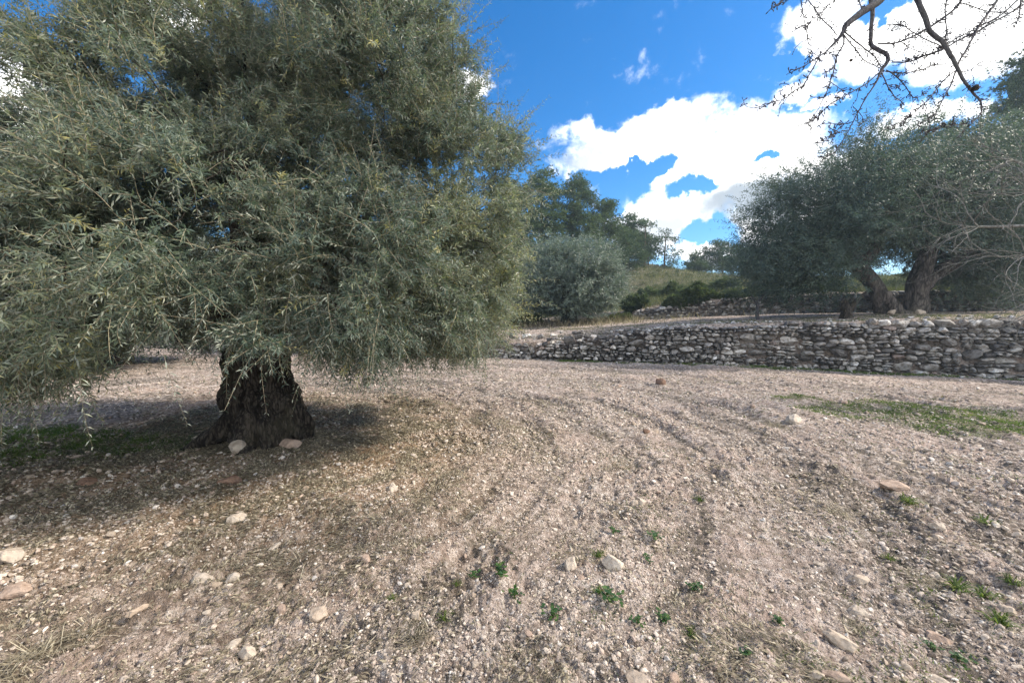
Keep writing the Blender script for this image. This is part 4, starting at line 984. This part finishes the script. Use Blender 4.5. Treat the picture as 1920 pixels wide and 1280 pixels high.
    # the wood outside the photo
    tops = [np.array(pts([(1060, -160)], 3.2, 3.2))[0], np.array(pts([(890, -150)], 3.4, 3.4))[0], np.array(pts([(1120, -150)], 3.5, 3.5))[0], np.array(pts([(1530, -120)], 3.7, 3.7))[0], np.array(pts([(1720, -120)], 3.7, 3.7))[0], np.array(pts([(475, -140)], 3.3, 3.3))[0], np.array(pts([(1840, -60)], 3.8, 3.8))[0], np.array(pts([(740, -100)], 3.3, 3.3))[0], np.array(pts([(480, -100)], 3.3, 3.3))[0], np.array(pts([(1810, -80)], 3.8, 3.8))[0], np.array(pts([(835, -80)], 3.4, 3.4))[0], np.array(pts([(1380, -80)], 3.6, 3.6))[0], np.array(pts([(470, -80)], 3.3, 3.3))[0]]
    hub = np.array([4.6, 2.9, 4.9]); thick.append((spline([fork - [0, 0, .3], fork + [.25, .4, 1.0], fork + [.25, 1.1, 2.0], hub], 14), np.linspace(.11, .06, 14)))
    for t in tops: thin.append((spline([hub, (hub + t) / 2 + [0, 0, .25], t], 10), np.linspace(.03, .012, 10)))
    thick.append((spline([fork - [0, 0, .3], fork + [.7, -.3, .9], fork + [1.3, -.8, 2.4]], 12), np.linspace(.1, .03, 12)))
    tr = np.array([(.0, 0, -.15), (-.03, .02, .5), (-.1, .08, 1.2), tuple(fork - base)]) + base
    v, q = tube([spline(tr, 16)], [np.linspace(.17, .12, 16)], 16); mesh('trunk', v - base, [q], M_ALM, root, smooth=True)
    v, q = tube([a for a, _ in thick], [b for _, b in thick], 10)
    v = v + (fbm(v[:, 0] * 40, v[:, 1] * 40 + v[:, 2] * 40, 3, 3) - .5)[:, None] * .006
    mesh('limbs', v - base, [q], M_ALM, root, smooth=True)
    v, q = tube([a for a, _ in thin] + [a for a, _ in spur], [b for _, b in thin] + [b for _, b in spur], 5); mesh('twigs', v - base, [q], M_ALM, root, smooth=True)
    # two withered fruits
    (nv,), nf = rocks(2, 1, rng, 4)
    for x, y, d, s in ((1535, 528, 3.15, .024), (787, 362, 3.1, .012)):
        o = mesh('fruit', nv * [s, s, s * .9], [nf], M_BARK, root, smooth=True); o.location = at(1350 + x / K, y / K, d) - base
almond()
def almond2():
    rng = np.random.default_rng(66)
    base = np.array([10.9, 6.6, 0.0]); base[2] = float(H(10.9, 6.6, False)); root = empty('almond_tree', tuple(base)); tag(root, 'leafless tree at the right edge with pale drooping twigs fanning over the dark olive', 'tree')
    trunk = spline([base - [0, 0, .1], base + [.0, .0, .8], base + [-.2, .1, 1.7], base + [-.3, .1, 2.6]], 14)
    v, q = tube([trunk], [np.linspace(.16, .09, 14)], 12); mesh('trunk', v - base, [q], M_ALM2, root, smooth=True)
    P, Rr = [], []
    def twig(p, d, L, r, lev):
        n = 11; s = [p]; dd = d.copy(); cv = norm(rng.normal(size=3) + [0, 0, .3])
        for k in range(n - 1):
            dd = norm(dd + rng.normal(0, .13, 3) + cv * .12 ); s.append(s[-1] + dd * L / (n - 1))
        s = np.array(s); P.append(s); Rr.append(np.linspace(r, r * .3, n))
        if lev < 2:
            for _ in range(5 if lev == 0 else 2):
                i = rng.integers(2, n - 1); t = norm(s[i] - s[i - 1]); nd = norm(t + rng.normal(0, .55, 3) + np.array([-.1, 0, -.15])); twig(s[i], nd, L * rng.uniform(.35, .65), r * .5, lev + 1)
    hubs = [at(1835, 425, 7.4), at(1925, 480, 7.2), at(1930, 360, 7.4), at(1960, 560, 7.0), at(1900, 300, 7.8)]
    for h in hubs:
        P.append(spline([trunk[-3], (trunk[-3] + h) / 2 + [0, 0, .35], h], 9)); Rr.append(np.linspace(.05, .022, 9))
        for _ in range(6): twig(np.array(h), norm(np.array([-1, rng.normal(0, .35), rng.normal(-.05, .55)])), rng.uniform(.9, 1.7), .009, 0)
    v, q = tube(P, Rr, 5); mesh('branches', v - base, [q], M_ALM2, root, smooth=True)
almond2()

# ---------------------------------------------------------------- weeds, grass and litter
def weed(px, py, w, kind, lab, rng):
    p = on(px, py); s = w / F * (p[1] + .1); z = float(H(p[0], p[1]))
    root = empty('weed_plant' if kind != 'g' else 'grass_tuft', (p[0], p[1], z)); tag(root, lab, 'weed' if kind != 'g' else 'grass tuft')
    n = 16 if kind == 'c' else (60 if kind == 'g' else 140)
    a = rng.uniform(0, 6.28, n); r = rng.uniform(0, .5, n) * s
    if kind == 'c':    # oval leaflets on short stalks
        tip = np.stack([r * np.cos(a), r * np.sin(a), rng.uniform(.1, .42, n) * s], -1); st = [np.array([[0.3 * t[0], .3 * t[1], 0], [.7 * t[0], .7 * t[1], t[2] * .7], t]) for t in tip]
        v, q = tube(st, [np.array([.0011, .001, .0008])] * n, 4); mesh('stalks', v, [q], M_WEED, root, attrs={'tint': np.full(len(v), .8)})
        V, T = [], []
        for t in tip:
            for k in range(3):
                b = rng.uniform(0, 6.28); d = norm(np.array([math.cos(b), math.sin(b), rng.uniform(-.1, .5)])); ww = norm(np.cross(d, [0, 0, 1])); l = s * rng.uniform(.13, .22); wd = l * .34
                V += [t, t + d * l * .35 + ww * wd, t + d * l * .8 + ww * wd * .8, t + d * l, t + d * l * .8 - ww * wd * .8, t + d * l * .35 - ww * wd]; T += [rng.random()] * 6
        q = np.arange(len(V)).reshape(-1, 6); mesh('leaves', np.array(V), [q], M_WEED, root, attrs={'tint': T})
    else:
        V, Q, T = [], [], []
        for i in range(n):
            b = np.array([r[i] * (.35 if kind == 'g' else 1) * math.cos(a[i] * 3), r[i] * (.35 if kind == 'g' else 1) * math.sin(a[i] * 3), 0]); d = norm(np.array([math.cos(a[i]), math.sin(a[i]), rng.uniform(.3, 1.5) if kind == 'g' else rng.uniform(.0, .7)])); l = s * rng.uniform(.3, .65); ww = norm(np.cross(d, [0, 0, 1])) * (s * .016 if kind == 'g' else .0016)
            m = b + d * l * .6; e = m + norm(d * [1, 1, -.2]) * l * .4; k = len(V); V += [b - ww, b + ww, m - ww * .8, m + ww * .8, e]; Q.append((k, k + 1, k + 3, k + 2)); Q.append((k + 2, k + 3, k + 4, k + 4)); T += [rng.random()] * 5
        Q = np.array(Q); quads = Q[::2]; tris = Q[1::2, :3]
        mesh('blades', np.array(V), [quads, tris], M_DRY if kind == 'd' else M_GRASS, root, attrs={'tint': np.array(T)})
rng = np.random.default_rng(77)
for a in [(940, 1080, 46, 'c', 'leafy green weed just left of the photo centre in the foreground'), (964, 1122, 40, 'c', 'bright round leaved weed below the centre left weed'), (1036, 1158, 42, 'c', 'green weed with yellowish blades near the bottom centre'),
          (889, 1082, 26, 'c', 'little green weed left of the leafy centre weed'), (1145, 1130, 52, 'c', 'sprawling green weed below the large pale angular stone'), (1196, 1168, 30, 'c', 'small round leaved weed right of the sprawling one'),
          (1245, 1165, 34, 'c', 'small green weed in bare soil right of centre at the bottom'), (1216, 1050, 24, 'c', 'small green weed right of the large pale stone'), (1228, 1008, 30, 'c', 'small bright green weed in the middle foreground'),
          (1150, 1000, 24, 'c', 'tiny green weed above the large pale stone'), (1122, 1042, 36, 'g', 'grassy tuft touching the large pale angular stone'), (1122, 1110, 34, 'g', 'grassy tuft above the sprawling weed'),
          (856, 1102, 26, 'g', 'yellow green grass tuft left of the round leaved weed'), (736, 1125, 30, 'g', 'thin grass tuft left of centre in the foreground'), (835, 1155, 40, 'g', 'greyish grass tuft near the bottom left of centre'),
          (1314, 940, 34, 'g', 'yellow green grass tuft in the middle right'), (1298, 1106, 34, 'c', 'small green weed on a mound of soil right of centre'), (1296, 1190, 40, 'g', 'grass tuft near the bottom right of centre'),
          (1700, 945, 56, 'g', 'wide grass tuft in front of the brown block of stone'), (1668, 1044, 32, 'g', 'grass tuft on the ploughed slope at right'), (1560, 962, 70, 'd', 'dry dark grass tuft on the ploughed slope at right'),
          (1795, 1105, 66, 'g', 'big grass tuft on the ridge of soil at lower right'), (1845, 1120, 60, 'g', 'grass tuft right of the biggest one on the soil ridge'), (1875, 1170, 70, 'g', 'grass tuft near the right edge at the bottom'), (1730, 1085, 60, 'd', 'dry straw tuft left of the biggest green tuft'),
          (1400, 1228, 30, 'c', 'small weed near the bottom edge right of centre'), (1800, 1240, 40, 'c', 'green weed near the bottom right corner'), (1745, 1215, 30, 'c', 'tiny weed left of the bottom right corner weed'), (1460, 1170, 28, 'c', 'lone little weed left of the long slanting stone'),
          (1850, 995, 50, 'g', 'pale grass tuft on the track near the right edge'), (1900, 1085, 50, 'g', 'grass tuft at the right edge above the white stone'), (505, 1045, 70, 'd', 'dry straw tuft beside the slim upright stone'), (170, 1190, 90, 'd', 'dry straw tuft in the lower left corner area'), (560, 1060, 90, 'd', 'wide dry straw tuft in the left foreground'),
          (1150, 872, 90, 'd', 'wide patch of dry dark grass in the middle of the field'), (70, 1230, 120, 'd', 'dry straw tuft at the bottom left corner'), (780, 1190, 60, 'd', 'dry stalks near the bottom left of centre'), (1610, 1180, 50, 'd', 'dry stalks beside the long slanting pale stone'), (1450, 800, 60, 'd', 'dry grass tuft below the pale far stone')]:
    weed(*a, rng)

def grass_blades(name, x, y, ln, wd, mt, rng, label, lean=.5, cat='grass'):
    n = len(x); P = np.stack([x, y, H(x, y) - .004], -1); d = norm(np.stack([rng.normal(0, lean, n), rng.normal(0, lean, n), np.ones(n)], -1)); l = (ln * rng.uniform(.4, 1.2, n))[:, None]
    w = norm(np.cross(d, rng.normal(size=(n, 3)))) * (wd * .5)[:, None] if not np.isscalar(wd) else norm(np.cross(d, rng.normal(size=(n, 3)))) * wd * .5
    e = P + d * l; e[:, :2] += d[:, :2] * l * .3
    V = np.stack([P - w, P + w, e], 1).reshape(-1, 3); q = np.arange(len(V), dtype=np.int32).reshape(-1, 3)
    t = np.clip(fbm(x * 2, y * 2, 88, 3) * .7 + rng.normal(.1, .2, n), 0, 1)
    return tag(mesh(name, V, [q], mt, attrs={'tint': np.repeat(t, 3)}), label, cat, kind='stuff')
def green_patches():
    rng = np.random.default_rng(78)
    for (x0, x1, y0, y1, n, l, lab) in [(-11, -2.2, 3.2, 8.5, 300000, .06, 'bright green short grass in the shade at the left edge'), (3, 13, 4.6, 9.5, 200000, .045, 'patch of green grass on the field at right'), (-1, 14, 8.8, 14.5, 160000, .07, 'strip of grass along the foot of the lower wall')]:
        x = rng.uniform(x0, x1, n); y = rng.uniform(y0, y1, n); g = PATCHES(x, y)
        d1, _ = seg_dist(x, y, W1)
        k = (rng.random(n) < g * .9) & (d1 < .12)
        if 'strip' in lab: k &= d1 > -1.0
        else: k &= d1 < -1.0
        k &= (fbm(x * 5, y * 5, 90, 2) + rng.normal(0, .12, n)) > .45
        x, y = x[k], y[k]; grass_blades('grass', x, y, l, .006 * np.maximum(1, np.hypot(x, y) / 5), M_GRASS, rng, lab, .7)
green_patches()
def sparse_green():
    rng = np.random.default_rng(91); n = 150000; x, y, r_ = field_pts(n, rng, 1.2, 11, .8, 56)
    side = ss(-.6, 2.4, x + .25 * y) ; k = (rng.random(n) < side * ss(.52, .68, fbm(x * 1.5, y * 1.5, 131, 3))) & (ss(.5, .62, fbm(x * 9, y * 9, 133, 2)) > rng.random(n))
    x, y = x[k], y[k]; grass_blades('grass', x, y, .030 + 0 * x, .0040 * np.maximum(1, np.hypot(x, y) / 3), M_GRASS, rng, 'sparse green seedlings and grass blades dotted over the right half of the field', .9)
sparse_green()
def litter():
    rng = np.random.default_rng(79)
    n = 320000; x, y, r = field_pts(n, rng, .9, 13, .7)
    n2 = 260000; a = rng.uniform(0, 6.28, n2); rr = np.abs(rng.normal(0, 2.2, n2)) + .3
    x = np.r_[x, TREE[0] + rr * np.cos(a)]; y = np.r_[y, TREE[1] + rr * np.sin(a)]; n = len(x)
    rt = np.hypot(x - TREE[0], y - TREE[1]); dens = .16 + .75 * (1 - ss(1.2, 4.2, rt)) + .25 * ss(.5, .62, fbm(x * 1.1, y * 1.1, 95, 3))
    clump = ss(.40, .60, fbm(x * 3.1, y * 3.1, 96, 3)); k = (rng.random(n) < dens * (.15 + clump)) & (seg_dist(x, y, W1)[0] < 0); x, y = x[k], y[k]; n = len(x)
    r = np.hypot(x, y); base_a = 6 * fbm(x * 1.2, y * 1.2, 97, 2); a = base_a + rng.normal(0, .6, n); l = rng.uniform(.012, .06, n) * np.where(rng.random(n) < .12, 2.0, 1)
    w = rng.uniform(.0008, .0022, n) * np.maximum(1, r / 3); leafy = rng.random(n) < .4; w = np.where(leafy, w * 3, w); l = np.where(leafy, np.minimum(l, .04), l)
    d = np.stack([np.cos(a), np.sin(a), rng.normal(0.05, .22, n)], -1); s = np.stack([-np.sin(a), np.cos(a), rng.normal(0, .3, n)], -1) * w[:, None]
    P = np.stack([x, y, H(x, y) + rng.uniform(.002, .014, n)], -1); m = P + d * l[:, None] * .5 + [0, 0, .0] + np.stack([-np.sin(a), np.cos(a), np.zeros(n)], -1) * (l * rng.normal(0, .12, n))[:, None] + np.stack([np.zeros(n)] * 2 + [l * .06], -1)
    e = P + d * l[:, None]; V = np.stack([P, m + s, e, m - s], 1).reshape(-1, 3)
    tag(mesh('straw_litter', V, [np.arange(len(V)).reshape(-1, 4)], M_DRY, attrs={'tint': np.repeat(rng.random(n) ** 1.2, 4)}), 'dry straw and fallen olive leaves littering the soil, thickest under the near olive', 'litter', kind='stuff')
litter()
def hill_grass():
    rng = np.random.default_rng(80)
    n = 900; d = 22 * (60 / 22) ** rng.random(n); x = rng.uniform(-.1, 1.2, n) * d; d2, _ = seg_dist(x, d, W2); k = (d2 > 1) & (fbm(x * .3, d * .3, 141, 3) > .47); x, y = x[k], d[k]; m = len(x)
    sz = rng.uniform(.2, .6, m) ; i = np.repeat(np.arange(m), 70); dd = norm(rng.normal(size=(len(i), 3)) + [0, 0, .6]); P = np.stack([x, y, H(x, y, False)], -1)[i] + dd * (sz[i] * rng.uniform(.3, 1, len(i)))[:, None] * [1.2, 1.2, .8]
    v, q, t = tufts(P, norm(dd + [0, 0, .6]), 3, .14, .035, rng, rng.random(m)[i] * .6 + .2 * rng.random(len(i)))
    tag(mesh('scrub', v, [q], M_HSCRUB, attrs={'tint': t}), 'low green and tawny scrub mixed into the grass of the hillside', 'scrub', kind='stuff')
    n = 150000; d = 12 * (62 / 12) ** rng.random(n); u = rng.uniform(-.35, 1.35, n); x = u * d; y = d
    d2, _ = seg_dist(x, y, W2); k = (d2 > .5) & (fbm(x * .45, y * .45, 98, 3) > rng.uniform(.25, .62, n)); x, y = x[k], y[k]
    c = fbm(x * .8, y * .8, 99, 3)
    grass_blades('dry_grass', x, y, .22 + .4 * c, .022 * np.hypot(x, y) / 25, M_HGRASS, rng, 'long dry yellow green grass covering the hillside behind the walls', .35)
    n = 26000; s = rng.uniform(arc_at(W1, -4), arc_at(W1, 16), n); a = np.concatenate([[0], np.cumsum(np.hypot(*(W1[1:] - W1[:-1]).T))])
    x = np.interp(s, a, W1[:, 0]) ; y = np.interp(s, a, W1[:, 1]) + np.abs(rng.normal(.5, 2.2, n)) + .3
    d1, _ = seg_dist(x, y, W1); d2, _ = seg_dist(x, y, W2); k = (d1 > .3) & (d2 < -.2) & (fbm(x * 1.3, y * 1.3, 100, 3) > .5); x, y = x[k], y[k]
    grass_blades('dry_grass', x, y, .08 + 0 * x, .012 + 0 * x, M_HGRASS, rng, 'short dry grass on the terrace between the two walls', .6)
    n = 9000; x = rng.normal(0, 1, n); c = at(1075, 612, 19)
    x = c[0] + rng.normal(0, 2.6, n); y = 19 + rng.normal(1.5, 1.6, n); k = fbm(x * 1.5, y * 1.5, 102, 2) > .45; x, y = x[k], y[k]
    grass_blades('dry_grass', x, y, .35 + 0 * x, .02 + 0 * x, M_DRY, rng, 'tall tawny dry grass around the foot of the silvery olive', .4)
hill_grass()

# ---------------------------------------------------------------- haze volume added to imitate lens veil and fade the distance
def air():
    m = bpy.data.materials.new('veil_haze'); m.use_nodes = True; nt = m.node_tree; nt.nodes.clear(); g = NT(nt)
    v = g.n('ShaderNodeVolumePrincipled'); v.inputs['Density'].default_value = .0011; v.inputs['Color'].default_value = (.66, .84, 1, 1); v.inputs['Anisotropy'].default_value = .35
    o = g.n('ShaderNodeOutputMaterial'); nt.links.new(v.outputs[0], o.inputs['Volume'])
    x, y, z0, z1 = 1560, 1560, -3, 34
    V = np.array([(a, b, c) for a in (-x, x) for b in (-y, y) for c in (z0, z1)], float)
    q = [(0, 1, 3, 2), (4, 6, 7, 5), (0, 4, 5, 1), (2, 3, 7, 6), (0, 2, 6, 4), (1, 5, 7, 3)]
    tag(mesh('haze', V, [np.array(q)], m), 'thin blue haze added to imitate lens veil and fade the distance', kind='stuff')
air()
